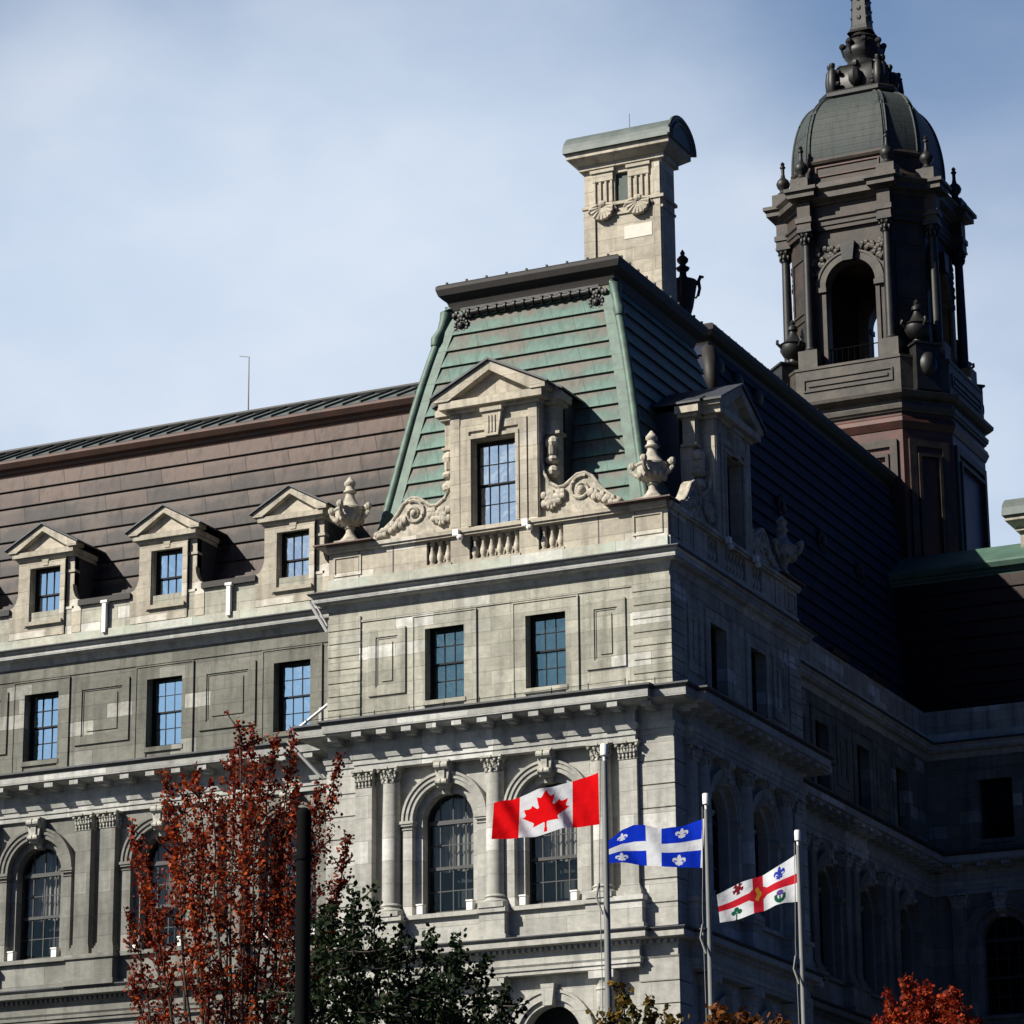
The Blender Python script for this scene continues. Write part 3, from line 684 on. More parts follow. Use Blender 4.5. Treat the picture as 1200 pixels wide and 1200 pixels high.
def big_dormer():
    b=MB(); wall(b,-1.39,1.39,27.6,31.1,[(-.69,.69,27.69,30.24,False)],-.03,.42)
    for sx in (-1,1):
        xa,xb=sorted((sx*1.39,sx*1.34)); b.box(xa,xb,-.025,.9,27.6,31.1)
        xa,xb=sorted((sx*.78,sx*1.04)); b.box(xa,xb,-.09,0,27.64,30.50)
        xa,xb=sorted((sx*1.08,sx*1.36)); b.box(xa,xb,-.06,0,27.64,31.1)
        # side pilaster with scroll console, set back
        xa,xb=sorted((sx*1.38,sx*1.78)); b.box(xa,xb,.42,.8,30.3,31.12); xa2,xb2=sorted((sx*1.39,sx*1.86)); b.box(xa2,xb2,.36,.84,30.22,30.3)
        xa,xb=sorted((sx*1.37,sx*1.74)); b.box(xa,xb,.50,.9,28.2,30.25)
        for z,r_ in ((29.95,.20),(29.45,.13),(29.1,.18)): b.ell((sx*1.62,.40,z),(.22,.22,r_*1.1),10,6)
        b.ell((sx*1.62,.38,29.7),(.13,.2,.35),8,5)
    b.box(-1.04,1.04,-.09,0,30.50,30.72)
    frame_rect(b,-.80,.80,27.69,30.36,.1,-.12,-.05,bottom=False)
    b.prism([(-.20,30.26),(.20,30.26),(.30,30.98),(-.30,30.98)],-.2,0)
    for x in (-.1,0,.1): b.box(x-.02,x+.02,-.23,-.19,30.36,30.86)
    b.box(-.34,.34,-.26,0,30.98,31.1)
    b.box(-1.45,1.45,-.13,.9,31.1,31.2); b.box(-1.9,1.9,.3,.9,31.1,31.2); b.box(-1.8,1.8,.9,2.6,27.7,31.35,2)  # rear cheeks in dark sheet, standing in for shade under the eaves
    b.box(-1.62,1.62,-.32,.95,31.2,31.42); b.box(-2.0,2.0,.22,.95,31.2,31.42)
    b.prism([(-1.45,31.42),(1.45,31.42),(0,32.2)],-.1,.3)
    for sx in (-1,1):
        b.prism([(sx*1.75,31.42),(sx*1.75,31.56),(0,32.46),(0,32.18),(sx*1.3,31.42)],-.36,.3)
        b.prism([(sx*1.9,31.42),(sx*1.9,31.58),(sx*1.2,31.9),(sx*1.2,31.42)],.2,.6)
    b.add([(-1.3,.88,27.62),(1.3,.88,27.62),(1.3,.88,31.),(-1.3,.88,31.)],[(0,1,2,3)],1)
    o=b.obj('dormer',['warm','interior','flash'],HALL)
    r=MB()
    for sx in (-1,1):
        y0=-.44
        r.add([(sx*1.85,y0,31.53),(0,y0,32.47),(0,3.4,32.47),(sx*1.85,3.4,31.53),(sx*1.85,y0,31.59),(0,y0,32.54),(0,3.4,32.54),(sx*1.85,3.4,31.59)],[(0,1,2,3),(4,7,6,5),(0,4,5,1),(0,3,7,4)])
        r.add([(sx*2.06,.14,31.46),(sx*1.6,.14,31.70),(sx*1.6,3.4,31.70),(sx*2.06,3.4,31.46),(sx*2.06,.14,31.52),(sx*1.6,.14,31.76),(sx*1.6,3.4,31.76),(sx*2.06,3.4,31.52)],[(0,1,2,3),(4,7,6,5),(0,4,5,1),(0,3,7,4)])
    r.obj('dormer_roof','flash',o)
    for sx in (-1,1):
        s_=MB(); top=[(1.36,30.0),(1.38,29.4),(1.48,29.0),(1.66,28.72),(1.9,28.56),(2.1,28.58),(2.3,28.72),(2.5,28.86),(2.72,28.88),(2.95,28.74),(3.12,28.5),(3.3,28.28),(3.55,28.08),(3.8,27.96),(3.9,27.8),(3.9,27.62),(1.36,27.62)]
        s_.prism([(sx*x,z) for x,z in top],.12,.42)
        # raised rim following the outline
        s_.tube([(sx*x,.12,z-.03) for x,z in top[:-2]],.055,8)
        # spiral volute
        c=(2.62,28.38); pts=[]
        for k in range(34): t=k*.36; r_=.40*math.exp(-t*.13); pts.append((sx*(c[0]+r_*math.cos(t+1.2)),.10,c[1]+r_*math.sin(t+1.2)))
        s_.tube(pts,[.06-.0011*k for k in range(34)],7); s_.ell((sx*c[0],.1,c[1]),(.12,.1,.12))
        # acanthus leaves
        rr=random.Random(3)
        for k in range(15):
            t=k/14; x=2.1-.62*t+.06*rr.uniform(-1,1); z=28.25+.14*math.sin(k*2.1)-.05*t; s_.ell((sx*x,.06,z),(.10+.03*rr.random(),.09,.10+.05*rr.random()),7,5)
        for k in range(16):
            t=k/15; x=2.9+.95*t; z=28.22-.42*t+.07*math.sin(k*2.4); s_.ell((sx*x,.07,z),(.10,.08,.13-.05*t),7,5)
        for k in range(9): a=k*.7; s_.ell((sx*(1.72+.15*math.cos(a)),.05,28.12+.17*math.sin(a)),(.07,.08,.08),6,4)
        s_.obj('scroll','warmcarved',o,smooth='auto')
    return o
PR['bd']=big_dormer()
put('bd',CB+.03,0,0.); put('bigwin',CB+.01,0,.28,27.69,gm='glasspale')
put('bd',5.0,1,0.); put('bigwin',4.98,1,.36,27.69,gm='glassblack')
# ------------------------------------------------------------------ stone urns on the parapet
def stone_urn(sc=1.):
    b=MB(); b.box(-.34,.34,-.34,.34,0,.12); P=[(.30,.12),(.30,.16),(.20,.26),(.12,.40),(.11,.50),(.16,.54),(.13,.58),(.26,.66),(.38,.78),(.43,.92),(.42,1.02),(.46,1.06),(.45,1.12),(.34,1.16),(.24,1.28),(.17,1.40),(.13,1.52),(.13,1.58),(.19,1.62),(.19,1.66),(.14,1.70),(.12,1.80),(.17,1.86),(.17,1.92),(.12,1.98),(.06,2.06),(.03,2.10)]
    b.lathe(P,(0,0,0),24)
    for k in range(14): a=2*math.pi*k/14; b.ell((.37*math.cos(a),.37*math.sin(a),.80),(.07,.07,.13),6,4)
    for k in range(4):
        a=math.pi/2*k+.0; ca,sa_=math.cos(a),math.sin(a)
        b.tube([(r*ca,r*sa_,z) for r,z in ((.36,.80),(.5,.86),(.6,.98),(.62,1.1),(.56,1.18),(.48,1.14))],[.06,.07,.06,.07,.08,.05],7); b.ell((.6*ca,.6*sa_,1.14),(.11,.11,.12),7,5)
    return b.obj('stone_urn','warmcarved',HALL,smooth='auto')
PR['urn']=stone_urn()
put('urn',-.52,0,.22,27.70); put('urn',-10.0,0,.22,27.70); put('urn',9.6,1,.22,27.7)
# ------------------------------------------------------------------ pavilion roof
def inset(z): return 1.02+.186*(z-27.6)+.012*(z-31.4)**2*(1 if z>31.4 else 0)*1.
def tiered(b,ring,z0,z1,rowh,lip=.07):
    z=z0
    while z<z1-1e-4:
        zt=min(z+rowh,z1); A=ring(z,lip); B=ring(zt,0.0); n=len(A); U=ring(z,-.03)
        v=[(*p,z) for p in A]+[(*p,zt) for p in B]+[(*p,z+.03) for p in U]
        f=[]
        for i in range(n):
            j=(i+1)%n; f+=[(i,j,n+j,n+i),(i,2*n+i,2*n+j,j)]
        b.add(v,f); z=zt
def ringp(z,e):
    s_=inset(z)-e; return [(-W+s_,s_),(-s_,s_),(-s_,DP-.9-.04*(z-27.6)+e),(-W+s_,DP-.9-.04*(z-27.6)+e)]
b=MB(); tiered(b,ringp,27.60,35.35,.53)
RP=b.obj('mansard_roof','green',HALL)
zt=35.35; s_=inset(zt); yb=ringp(zt,0)[2][1]
top=[(-W+s_,s_),(-s_,s_),(-s_,yb),(-W+s_,yb)]
g=MB(); GP=[(-.25,35.30),(.02,35.36),(.06,35.50),(.10,35.62),(.20,35.70),(.30,35.80),(.36,35.98),(.36,36.08),(.30,36.14),(-.2,36.22),(-1.5,36.40)]
g.sweep(top,GP,closed=True); g.add([(x,y,36.36) for x,y in ringp(zt,-1.4)],[(0,1,2,3)])
e=.36
for (p,q) in ((top[0],top[1]),(top[1],top[2])):
    P=Vector(p);Q=Vector(q);d=(Q-P);L=d.length;d.normalize();nn=Vector((d.y,-d.x)); n=int(L/.62)
    for i in range(n+1): c=P+d*(L*i/n)+nn*.30; g.box(c.x-.03,c.x+.03,c.y-.03,c.y+.03,36.12,36.19)
g.obj('gutter','gutter',RP)
# hip rolls and corner scrolls
for sx in (0,1):
    h=MB(); X=lambda z:(-inset(z)+.03) if sx else (-W+inset(z)-.03)
    pts=[(X(z),inset(z)-.03,z) for z in np.linspace(27.7,34.3,12)]; h.tube(pts,[.135]*12,10)
    zz=[34.2,34.4,34.7,35.0,35.25,35.42]; rad=[.15,.18,.13,.16,.2,.14]; off=[.03,.07,.03,.04,.08,.06]
    h.tube([(X(z)+(o if sx else -o)*.7,inset(z)-.03-o*.7,z) for z,o in zip(zz,off)],rad,10)
    h.obj('hip_roll','roll',RP,smooth='auto')
h=MB()  # flat cover strips beside the hips
for z0,z1 in ((27.65,35.2),):
    for sx in (0,1):
        X0=-inset(z0) if sx else -W+inset(z0); X1=-inset(z1) if sx else -W+inset(z1); d=-.40 if sx else .40
        zs=np.linspace(z0,z1,10)
        for a,c in zip(zs[:-1],zs[1:]):
            xa=(-inset(a) if sx else -W+inset(a)); xc=(-inset(c) if sx else -W+inset(c)); ya=inset(a)-.07; yc=inset(c)-.07
            h.add([(xa,ya,a),(xa+d,ya,a),(xc+d,yc,c),(xc,yc,c),(xa,ya+.07,a),(xa+d,ya+.07,a),(xc+d,yc+.07,c),(xc,yc+.07,c)],[(0,1,2,3),(0,4,5,1),(1,5,6,2),(4,7,6,5)])
h.obj('hip_flashing','roll',RP)
# guilloche band with rosettes under the gutter
g=MB(); yb_=inset(35.1)-.12
xa,xb=-W+inset(35.1)+.75,-inset(35.1)-.75
g.tube([(xa,yb_,35.16),(xb,yb_,35.16)],.085,10)
n=13
for i in range(n+1):
    x=xa+(xb-xa)*i/n; g.tube([(x-.035,yb_,35.16),(x+.035,yb_,35.16)],.13,10)
g.box(xa-.3,xb+.3,yb_+.02,yb_+.12,35.26,35.36)
for x in (xa-.25,xb+.25):
    for k in range(12): a=2*math.pi*k/12; g.ell((x+.2*math.cos(a),yb_-.03,34.78+.2*math.sin(a)),(.06,.06,.06),6,4)
    g.ell((x,yb_-.05,34.78),(.12,.1,.12),8,5); g.ell((x,yb_+.02,34.78),(.24,.08,.24),12,5)
    for k in range(7): g.ell((x-.25+.09*k,yb_,35.12+.06*math.sin(k*2)),(.08,.09,.1),6,4)
g.obj('ornament_band','bronze',RP,smooth='auto')
# ------------------------------------------------------------------ wing roofs
def inw(z): return .95+.195*(z-27.6)
def wing_roof(x0,x1,fr,X0,Y0,mat,z1=32.75,topm='seam',gut='redgutter',span=1.95,rise=1.05,rib=.62,ribs=True,depth=9.):
    b=MB(); z=27.35; rowh=.6
    while z<z1-1e-4:
        zt=min(z+rowh,z1); ya,yb=inw(z)-.07,inw(zt)
        b.add([(x0,ya,z),(x1,ya,z),(x1,yb,zt),(x0,yb,zt),(x0,ya+.1,z+.02),(x1,ya+.1,z+.02)],[(0,1,2,3),(0,4,5,1)]); z=zt
    yt=inw(z1)
    b.add([(x0,depth,27.35),(x1,depth,27.35),(x1,depth-.8,z1+.3),(x0,depth-.8,z1+.3)],[(0,1,2,3)])
    for x in (x0,x1): b.add([(x,inw(27.35),27.35),(x,yt,z1),(x,yt+span,z1+.5+rise),(x,depth-.8,z1+.3),(x,depth,27.35)],[(0,1,2,3,4)])
    o=place(b,'mansard_roof',mat,fr,X0,Y0)
    g=MB(); P=[(x0,yt),(x1,yt)]
    g.sweep(P,[(-.3,z1-.12),(.03,z1-.12),(.06,z1-.02),(.12,z1),(.14,z1+.08),(.26,z1+.14),(.34,z1+.30),(.34,z1+.38),(.22,z1+.44),(-.3,z1+.46)]); g.obj('gutter',gut,o)
    t=MB(); za=z1+.45; zr=za+rise
    t.add([(x0,yt-.2,za),(x1,yt-.2,za),(x1,yt+span,zr),(x0,yt+span,zr)],[(0,1,2,3)]); t.add([(x0,yt+span,zr),(x1,yt+span,zr),(x1,depth-.8,z1+.4),(x0,depth-.8,z1+.4)],[(0,1,2,3)])
    if ribs:
        n=int((x1-x0)/rib)
        for i in range(n):
            x=x0+rib*(i+.5); hh=.07
            t.add([(x-.025,yt-.2,za),(x+.025,yt-.2,za),(x+.025,yt+span,zr),(x-.025,yt+span,zr),(x-.025,yt-.2,za+hh),(x+.025,yt-.2,za+hh),(x+.025,yt+span,zr+hh),(x-.025,yt+span,zr+hh)],[(4,5,6,7),(0,1,5,4),(0,4,7,3),(1,2,6,5)],1)
        t.tube([(x0,yt+span,zr+.05),(x1,yt+span,zr+.05)],.09,8,1)
    t.obj('upper_roof',[topm,'seamrib'],o)
    return o
wing_roof(XL,-8.4,0,0,YW,'brown')
wing_roof(-3.4,XR,0,0,YF,'redroof',topm='greenroof',gut='greenroof',ribs=False,span=2.2,rise=1.15)
# tall roof over the side wing
def ins2(z): return .95+.135*(z-27.6)
def ring2(z,e):
    s_=ins2(z)-e; return [(-9.,DP+.6+s_),(XW-s_,DP+.6+s_),(XW-s_,31.3),(-9.,31.3)]
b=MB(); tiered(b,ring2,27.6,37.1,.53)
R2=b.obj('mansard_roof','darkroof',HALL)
top=ring2(37.1,0); g=MB(); g.sweep(top,[(-.3,36.9),(.03,36.95),(.08,37.1),(.22,37.2),(.34,37.35),(.36,37.5),(.30,37.58),(-.5,37.7)],closed=True); g.add([(x,y,37.68) for x,y in ring2(37.1,-.45)],[(0,1,2,3)])
for i in range(32): y=top[1][1]+(31.3-top[1][1])*i/31; g.box(top[1][0]+.28,top[1][0]+.33,y-.02,y+.02,37.5,37.58)
g.obj('gutter','gutter',R2)
g=MB()
for z,y in ((35.9,13.),):
    g.tube([(XW-ins2(z)-.0,DP+.6+ins2(z),zz) for z,zz in ((35.,35.),)]+[(XW-ins2(36.8),DP+.6+ins2(36.8),36.8)],.25,8)
for y in (13.5,15.2,17.): g.ell((XW-ins2(36.3)+.05,y,36.4),(.12,.45,.3),8,5)
for y,z in ((17.4,32.6),(21.2,32.4),(25.,32.2)):   # cast bosses on the slope
    x=XW-ins2(z)+.08
    for k in range(8): a=k*math.pi/4; g.ell((x,y+.3*math.cos(a),z+.3*math.sin(a)),(.08,.17,.14),6,4)
    g.ell((x+.05,y,z),(.1,.2,.2),8,5)
g.obj('ornament','gutter',R2,smooth='auto')
# ------------------------------------------------------------------ chimneys
def chimney(x0,x1,y0,y1,z0,z1,zb,name='chimney'):
    b=MB(); w_=x1-x0
    b.box(x0,x1,y0,y1,z0,zb)                             # shaft
    b.box(x0,x0+.38,y0-.06,y0+.1,z0,zb); b.box(x1-.30,x1-.05,y0-.06,y0+.1,z0,zb+1.2)
    b.box(x0-.05,x1+.08,y0-.10,y1+.05,zb,zb+.10); b.box(x0-.02,x1+.04,y0-.05,y1+.02,zb-.32,zb-.24)
    cx=(x0+x1)/2; o0,o1=cx-.28,cx+.16
    for a,c in ((x0,o0),(o1,x1)): b.box(a,c,y0+.02,y1,zb+.1,z1)
    b.box(o0,o1,y0+.30,y1-.1,zb+.1,z1); b.box(o0,o1,y0+.02,y0+.3,z1-.2,z1)
    for a,c in ((x0+.30,o0-.04),(o1+.04,x1-.42)):
        b.box(a,c,y0-.05,y0+.1,z1-.42,z1-.12); b.box(a-.06,c+.06,y0-.10,y0+.1,z1-.14,z1-.04)
        n=3
        for i in range(n+1): xx=a+.06+(c-a-.12)*i/n; b.box(xx-.035,xx+.035,y0-.04,y0+.05,zb+.14,z1-.44)
        m_=(a+c)/2                                       # shell ornaments
        for k in range(9): t=math.pi+math.pi*(k+.5)/9; b.tube([(m_,y0-.1,zb-.02),(m_+.40*math.cos(t),y0-.13,zb-.0+.46*math.sin(t))],[.04,.085],6)
        b.ell((m_,y0-.12,zb+.08),(.16,.1,.12)); 
        for sx in (-1,1): b.tube([(m_+sx*.15,y0-.12,zb+.05),(m_+sx*.35,y0-.12,zb+.0),(m_+sx*.48,y0-.1,zb-.14)],[.07,.06,.03],6)
    b.box(x0-.12,x1+.12,y0-.12,y1+.12,z1,z1+.12)
    b.add([(x0-.12,y0-.12,z1+.12),(x1+.12,y0-.12,z1+.12),(x1+.12,y1+.12,z1+.12),(x0-.12,y1+.12,z1+.12),(x0-.42,y0-.42,z1+.34),(x1+.42,y0-.42,z1+.34),(x1+.42,y1+.42,z1+.34),(x0-.42,y1+.42,z1+.34)],[(0,1,5,4),(1,2,6,5),(2,3,7,6),(3,0,4,7)])
    b.box(x0-.42,x1+.42,y0-.42,y1+.42,z1+.34,z1+.52)
    o=b.obj('chimney','warm',HALL)
    c=MB(); yc=(y0+y1)/2; hw=(y1-y0)/2+.52; zz=z1+.52; n=16
    for (xa,xb,r0) in ((x0-.5,x1+.5,1.),):
        v=[];f=[]
        for x in (xa,xb):
            for k in range(n+1): a=math.pi*k/n; v.append((x,yc-hw*math.cos(a),zz+hw*.80*math.sin(a)))
        for k in range(n): f.append((k,k+1,n+2+k,n+1+k))
        f.append(tuple(range(n+1))); f.append(tuple(range(2*n+1,n,-1))); f.append((0,n+1,2*n+1,n)); c.add(v,f)
        for x in (xb,):
            for rr_,t in ((1.03,.07),(.8,.05)): c.tube([(x+.0,yc-hw*rr_*math.cos(math.pi*k/n),zz+.01+hw*.8*rr_*math.sin(math.pi*k/n)) for k in range(n+1)],t,6)
    c.obj('chimney_cap','seam',o)
    return o
CH=chimney(-5.42,-2.80,7.0,8.0,35.5,41.02,39.72)
v=MB(); v.box(-4.39,-3.95,7.12,7.16,39.82,40.8); v.obj('vent','ventdark',CH)
v=MB(); v.box(-4.08,-3.16,6.985,7.01,38.55,38.98); v.obj('stone_block',plain('pale_new_stone',(.66,.62,.54),.85,0,.1,5,.2),CH)
v=MB(); v.tube([(-4.05,7.5,42.1),(-4.05,7.5,42.95)],.012,5); v.obj('lightning_rod','pole',CH)
chimney(1.32,3.9,30.2,31.2,31.5,34.55,33.6)
# dark cast urn behind the pavilion gutter
b=MB(); b.lathe([(.4,0),(.42,.1),(.3,.2),(.26,.3),(.34,.4),(.40,.55),(.38,.72),(.26,.82),(.24,.9),(.33,1.2),(.42,1.7),(.47,2.0),(.50,2.05),(.48,2.12),(.2,2.2),(.12,2.35),(.12,2.5),(.2,2.54),(.24,2.62),(.12,2.7),(.1,2.76),(.19,2.86),(.2,2.95),(.12,3.04),(.06,3.1),(.09,3.16),(.04,3.26),(.01,3.3)],(0,0,0),22)
for k in range(4):
    a=math.pi/2*k+.3; ca,sa_=math.cos(a),math.sin(a); b.tube([(r*ca,r*sa_,z) for r,z in ((.4,1.5),(.5,1.6),(.56,1.85),(.52,2.1),(.6,2.28),(.7,2.24))],[.05,.06,.06,.07,.07,.05],6)
for k in range(12): a=2*math.pi*k/12; b.ell((.36*math.cos(a),.36*math.sin(a),.62),(.09,.09,.16),6,4)
o=b.obj('metal_urn','gutter',HALL,smooth='auto'); o.location=(-3.28,9.75,36.0)
o.scale=(.92,.92,.92)
b=MB(); b.tube([(0,0,0),(0,0,2.6)],[.035,.02],6); b.tube([(0,0,2.6),(-.35,0,2.68)],.015,5)
o=b.obj('roof_mast','pole',HALL); o.location=(-16.9,6.2,33.9)
# closing walls and flat roofs at the back
b=MB(); b.box(XL,-4.,9.,30.,0,31.); b.box(XW,XR,31.,36.,0,31.); b.box(XL,XL+.3,YW+.3,9,0,27.4); b.box(XR-.3,XR,YF+.3,31.,0,27.4)
b.obj('rear_block','back',HALL)
# ------------------------------------------------------------------ tower
TX,TY=-5.2,34.45
def octo(h,c): return [(TX+x,TY+y) for x,y in ((-c,-h),(c,-h),(h,-c),(h,c),(c,h),(-c,h),(-h,c),(-h,-c))]
b=MB()
b.sweep(octo(3.52,2.05),[(0,26.),(0,39.35),(.03,39.35),(.08,39.45),(.16,39.62),(.1,39.8),(.0,39.88),(.0,40.05)],closed=True,mi=1)
for hh,cc in ((3.52,2.05),):                         # panelled frames on every face of the shaft
    P=octo(hh,cc)
    for i in range(8):
        p=Vector(P[i]); q=Vector(P[(i+1)%8]); d=(q-p); L=d.length; d.normalize(); nn=Vector((d.y,-d.x))
        for (a,c,zb_,zt_,t,dep) in ((.22,L-.22,33.2,38.95,.28,.10),(.55,L-.55,33.6,38.4,.12,.16)):
            for (u0,u1,za,zb2) in ((a,a+t,zb_,zt_),(c-t,c,zb_,zt_),(a+t,c-t,zt_-t,zt_),(a+t,c-t,zb_,zb_+t)):
                vv=[p+d*u0+nn*-.02,p+d*u1+nn*-.02,p+d*u1+nn*dep,p+d*u0+nn*dep]
                b.add([(*x,z) for z in (za,zb2) for x in vv],[(0,1,2,3),(4,7,6,5),(0,4,5,1),(1,5,6,2),(2,6,7,3),(3,7,4,0)],0)
TW=b.obj('tower',['towerstone','towerred'],HALL)
b=MB()
b.sweep(octo(3.55,2.07),[(-.5,40.0),(.04,40.02),(.08,40.12),(.12,40.12),(.14,40.28),(.02,40.32),(.02,40.5),(.2,40.56),(.32,40.66),(.34,40.78),(.2,40.84),(-.5,40.95)],closed=True); b.obj('ledge','towergrey',TW)
b=MB()
b.sweep(octo(3.52,2.08),[(-.6,40.9),(0,40.92),(0,42.16),(.04,42.18),(.04,42.28),(-.9,42.34)],closed=True); b.add([(x,y,42.33) for x,y in octo(3.0,1.75)],[tuple(range(8))])
P=octo(3.52,2.08)
for i in range(0,8,2):
    p=Vector(P[i]); q=Vector(P[i+1]); d=(q-p).normalized(); nn=Vector((d.y,-d.x)); L=(q-p).length
    for (u0,u1,za,zb2,dep) in ((.3,L-.3,41.3,41.36,.05),(.3,L-.3,41.76,41.82,.05),(.3,.36,41.36,41.76,.05),(L-.36,L-.3,41.36,41.76,.05),(.5,L-.5,41.5,41.62,.05)):
        vv=[p+d*u0-nn*.01,p+d*u1-nn*.01,p+d*u1+nn*dep,p+d*u0+nn*dep]; b.add([(*x,z) for z in (za,zb2) for x in vv],[(0,1,2,3),(4,7,6,5),(0,4,5,1),(1,5,6,2),(2,6,7,3),(3,7,4,0)])
b.obj('parapet_panel','towergrey',TW)
# belfry: four arched faces, four canted solid faces
BH,BC=2.72,1.72
P=octo(BH,BC); b=MB()
for i in range(8):
    p=Vector(P[i]); q=Vector(P[(i+1)%8]); d=(q-p).normalized(); L=(q-p).length; inn=Vector((-d.y,d.x)); sub=MB()
    if i%2==0:
        wall(sub,0,L,42.33,48.2,[(L/2-1.0,L/2+1.0,42.38,45.72,True)],0.,.55)
        for x in (L/2-1.16,L/2+1.0): sub.box(x,x+.16,-.06,.05,42.38,45.45)
        arc_ring(sub,L/2,45.72,1.0,1.28,-.08,.05,mi=1); arc_ring(sub,L/2,45.72,1.28,1.36,-.12,.05,mi=1)
        for sx in (-1,1): xa,xb=sorted((L/2+sx*.96,L/2+sx*1.36)); sub.box(xa,xb,-.14,.3,45.5,45.7,1)
        sub.prism([(L/2-.2,46.6),(L/2+.2,46.6),(L/2+.3,47.35),(L/2-.3,47.35)],-.3,.1,2)
        rr=random.Random(i)
        for k in range(130):
            x=L/2+rr.uniform(-1.55,1.55); z=rr.uniform(45.9,47.3)
            if (x-L/2)**2+(z-45.72)**2>1.40**2 and abs(x-L/2)<1.6: sub.ell((x,-.05,z),(.12,.07,.12),6,4,1)
        wall(sub,0.3,L-.3,42.33,48.2,[(L/2-1.0,L/2+1.0,42.38,45.72,True)],.55,.0)
    else:
        sub.box(0,L,0,.5,42.33,48.2); frame_rect(sub,.12,L-.12,42.7,44.7,.1,-.05,.01); frame_rect(sub,.12,L-.12,44.9,47.2,.1,-.05,.01)
    v=[(*(p+d*x+inn*y),z) for x,y,z in sub.v]
    base=len(b.v); b.v+=v; b.f+=[tuple(k+base for k in f) for f in sub.f]; b.mi+=sub.mi
b.box(TX-1.6,TX+1.6,TY-1.6,TY+1.6,47.6,48.0)
b.obj('belfry','towerstone towergrey bronze'.split(),TW)
CP=octo(3.0,1.62)
def tcol():
    b=MB(); b.lathe([(.19,0),(.19,1.6),(.16,4.2)],(0,0,43.25),16); b.lathe([(.27,0),(.28,.06),(.22,.12),(.2,.2)],(0,0,43.05),16); b.box(-.38,.38,-.38,.38,42.3,43.05,1)
    b.lathe([(.17,0),(.2,.05),(.17,.1),(.19,.3),(.27,.5)],(0,0,47.42),12); b.box(-.3,.3,-.3,.3,47.92,48.02)
    for k in range(8): a=2*math.pi*k/8; b.ell((.22*math.cos(a),.22*math.sin(a),47.62),(.06,.06,.13),6,4); b.ell((.25*math.cos(a+.4),.25*math.sin(a+.4),47.82),(.06,.06,.1),6,4)
    return b.obj('column',['bronze','towergrey'],TW,smooth='auto')
tc0=tcol()
for i,(x,y) in enumerate(CP):
    o=tc0 if i==0 else tc0.copy()
    if i: COL.objects.link(o); o.parent=TW
    o.location=(x,y,0)
b=MB()
b.sweep(octo(2.85,1.82),[(-.6,48.02),(0,48.02),(.0,48.18),(.05,48.2),(.05,48.36),(.12,48.42),(.12,48.5),(.0,48.52),(.0,49.0),(.08,49.05),(.12,49.15),(-.6,49.15)],closed=True)
for (x,y) in CP:
    b.box(x-.28,x+.28,y-.28,y+.28,48.02,48.3); b.box(x-.33,x+.33,y-.33,y+.33,48.3,48.5,1); b.box(x-.26,x+.26,y-.26,y+.26,48.5,49.15)
b.obj('entablature',['towerstone','towergrey'],TW)
b=MB(); b.sweep(octo(2.85,1.82),[(-.6,49.1),(.1,49.12),(.3,49.2),(.36,49.22),(.36,49.44),(.5,49.58),(.5,49.64),(-.2,49.85),(-.6,49.9)],closed=True)
for (x,y) in CP: b.box(x-.55,x+.55,y-.55,y+.55,49.28,49.52); b.box(x-.65,x+.65,y-.65,y+.65,49.52,49.66)
b.add([(x,y,49.87) for x,y in octo(2.4,1.5)],[tuple(range(8))]); b.obj('cornice','towergrey',TW)
b=MB(); b.sweep(octo(2.55,1.55),[(-.3,49.8),(.16,49.82),(.1,50.1),(.02,50.3),(.02,50.85),(.1,50.9),(.14,51.0),(.1,51.1),(-.3,51.15)],closed=True)
P=octo(2.55,1.55)
for i in (0,2,4,6):
    p=Vector(P[i]); q=Vector(P[i+1]); d=(q-p).normalized(); nn=Vector((d.y,-d.x)); L=(q-p).length
    for (u0,u1,za,zb2) in ((.25,L-.25,50.35,50.40),(.25,L-.25,50.74,50.79),(.25,.3,50.4,50.74),(L-.3,L-.25,50.4,50.74)):
        vv=[p+d*u0,p+d*u1,p+d*u1+nn*.07,p+d*u0+nn*.07]; b.add([(*x,z) for z in (za,zb2) for x in vv],[(0,1,2,3),(4,7,6,5),(0,4,5,1),(1,5,6,2),(2,6,7,3),(3,7,4,0)],1)
b.obj('dome_drum',['towerstone','towerred'],TW)
def domeh(t): return 1.22+(2.62-1.22)*math.cos(t*1.50)**.85 if t<1 else 1.22
b=MB(); n=16; rings=[]
for k in range(n+1):
    t=k/n; z=51.1+2.95*math.sin(t*math.pi/2*.93)/math.sin(math.pi/2*.93); h=1.30+(2.62-1.30)*(math.cos(t*math.pi/2*.98)**.72); rings.append((h,h*.61,z))
for (h,c,z),(h2,c2,z2) in zip(rings[:-1],rings[1:]):
    A=octo(h,c);B=octo(h2,c2)
    for i in range(8): j=(i+1)%8; b.add([(*A[i],z),(*A[j],z),(*B[j],z2),(*B[i],z2)],[(0,1,2,3)])
b.obj('dome','dome',TW)
b=MB()
for i in range(8):
    for off in (-.09,.09):
        pts=[]
        for h,c,z in rings:
            P=octo(h,c); p=Vector(P[i]); q=Vector(P[(i+1)%8] if off>0 else P[i-1]); d=(q-p).normalized(); e_=p+d*abs(off); cdir_=Vector((e_.x-TX,e_.y-TY)).normalized(); e_+=cdir_*.02; pts.append((e_.x,e_.y,z))
        b.tube(pts,.045,6)
b.obj('dome_rib','dome',TW,smooth='auto')
b=MB(); b.sweep(octo(1.3,.95),[(-.3,53.85),(.05,53.9),(.1,54.02),(.22,54.1),(.28,54.15),(.28,54.3),(.22,54.38),(-.4,54.42)],closed=True); b.add([(x,y,54.41) for x,y in octo(.95,.75)],[tuple(range(8))])
b.obj('platform','bronze',TW)
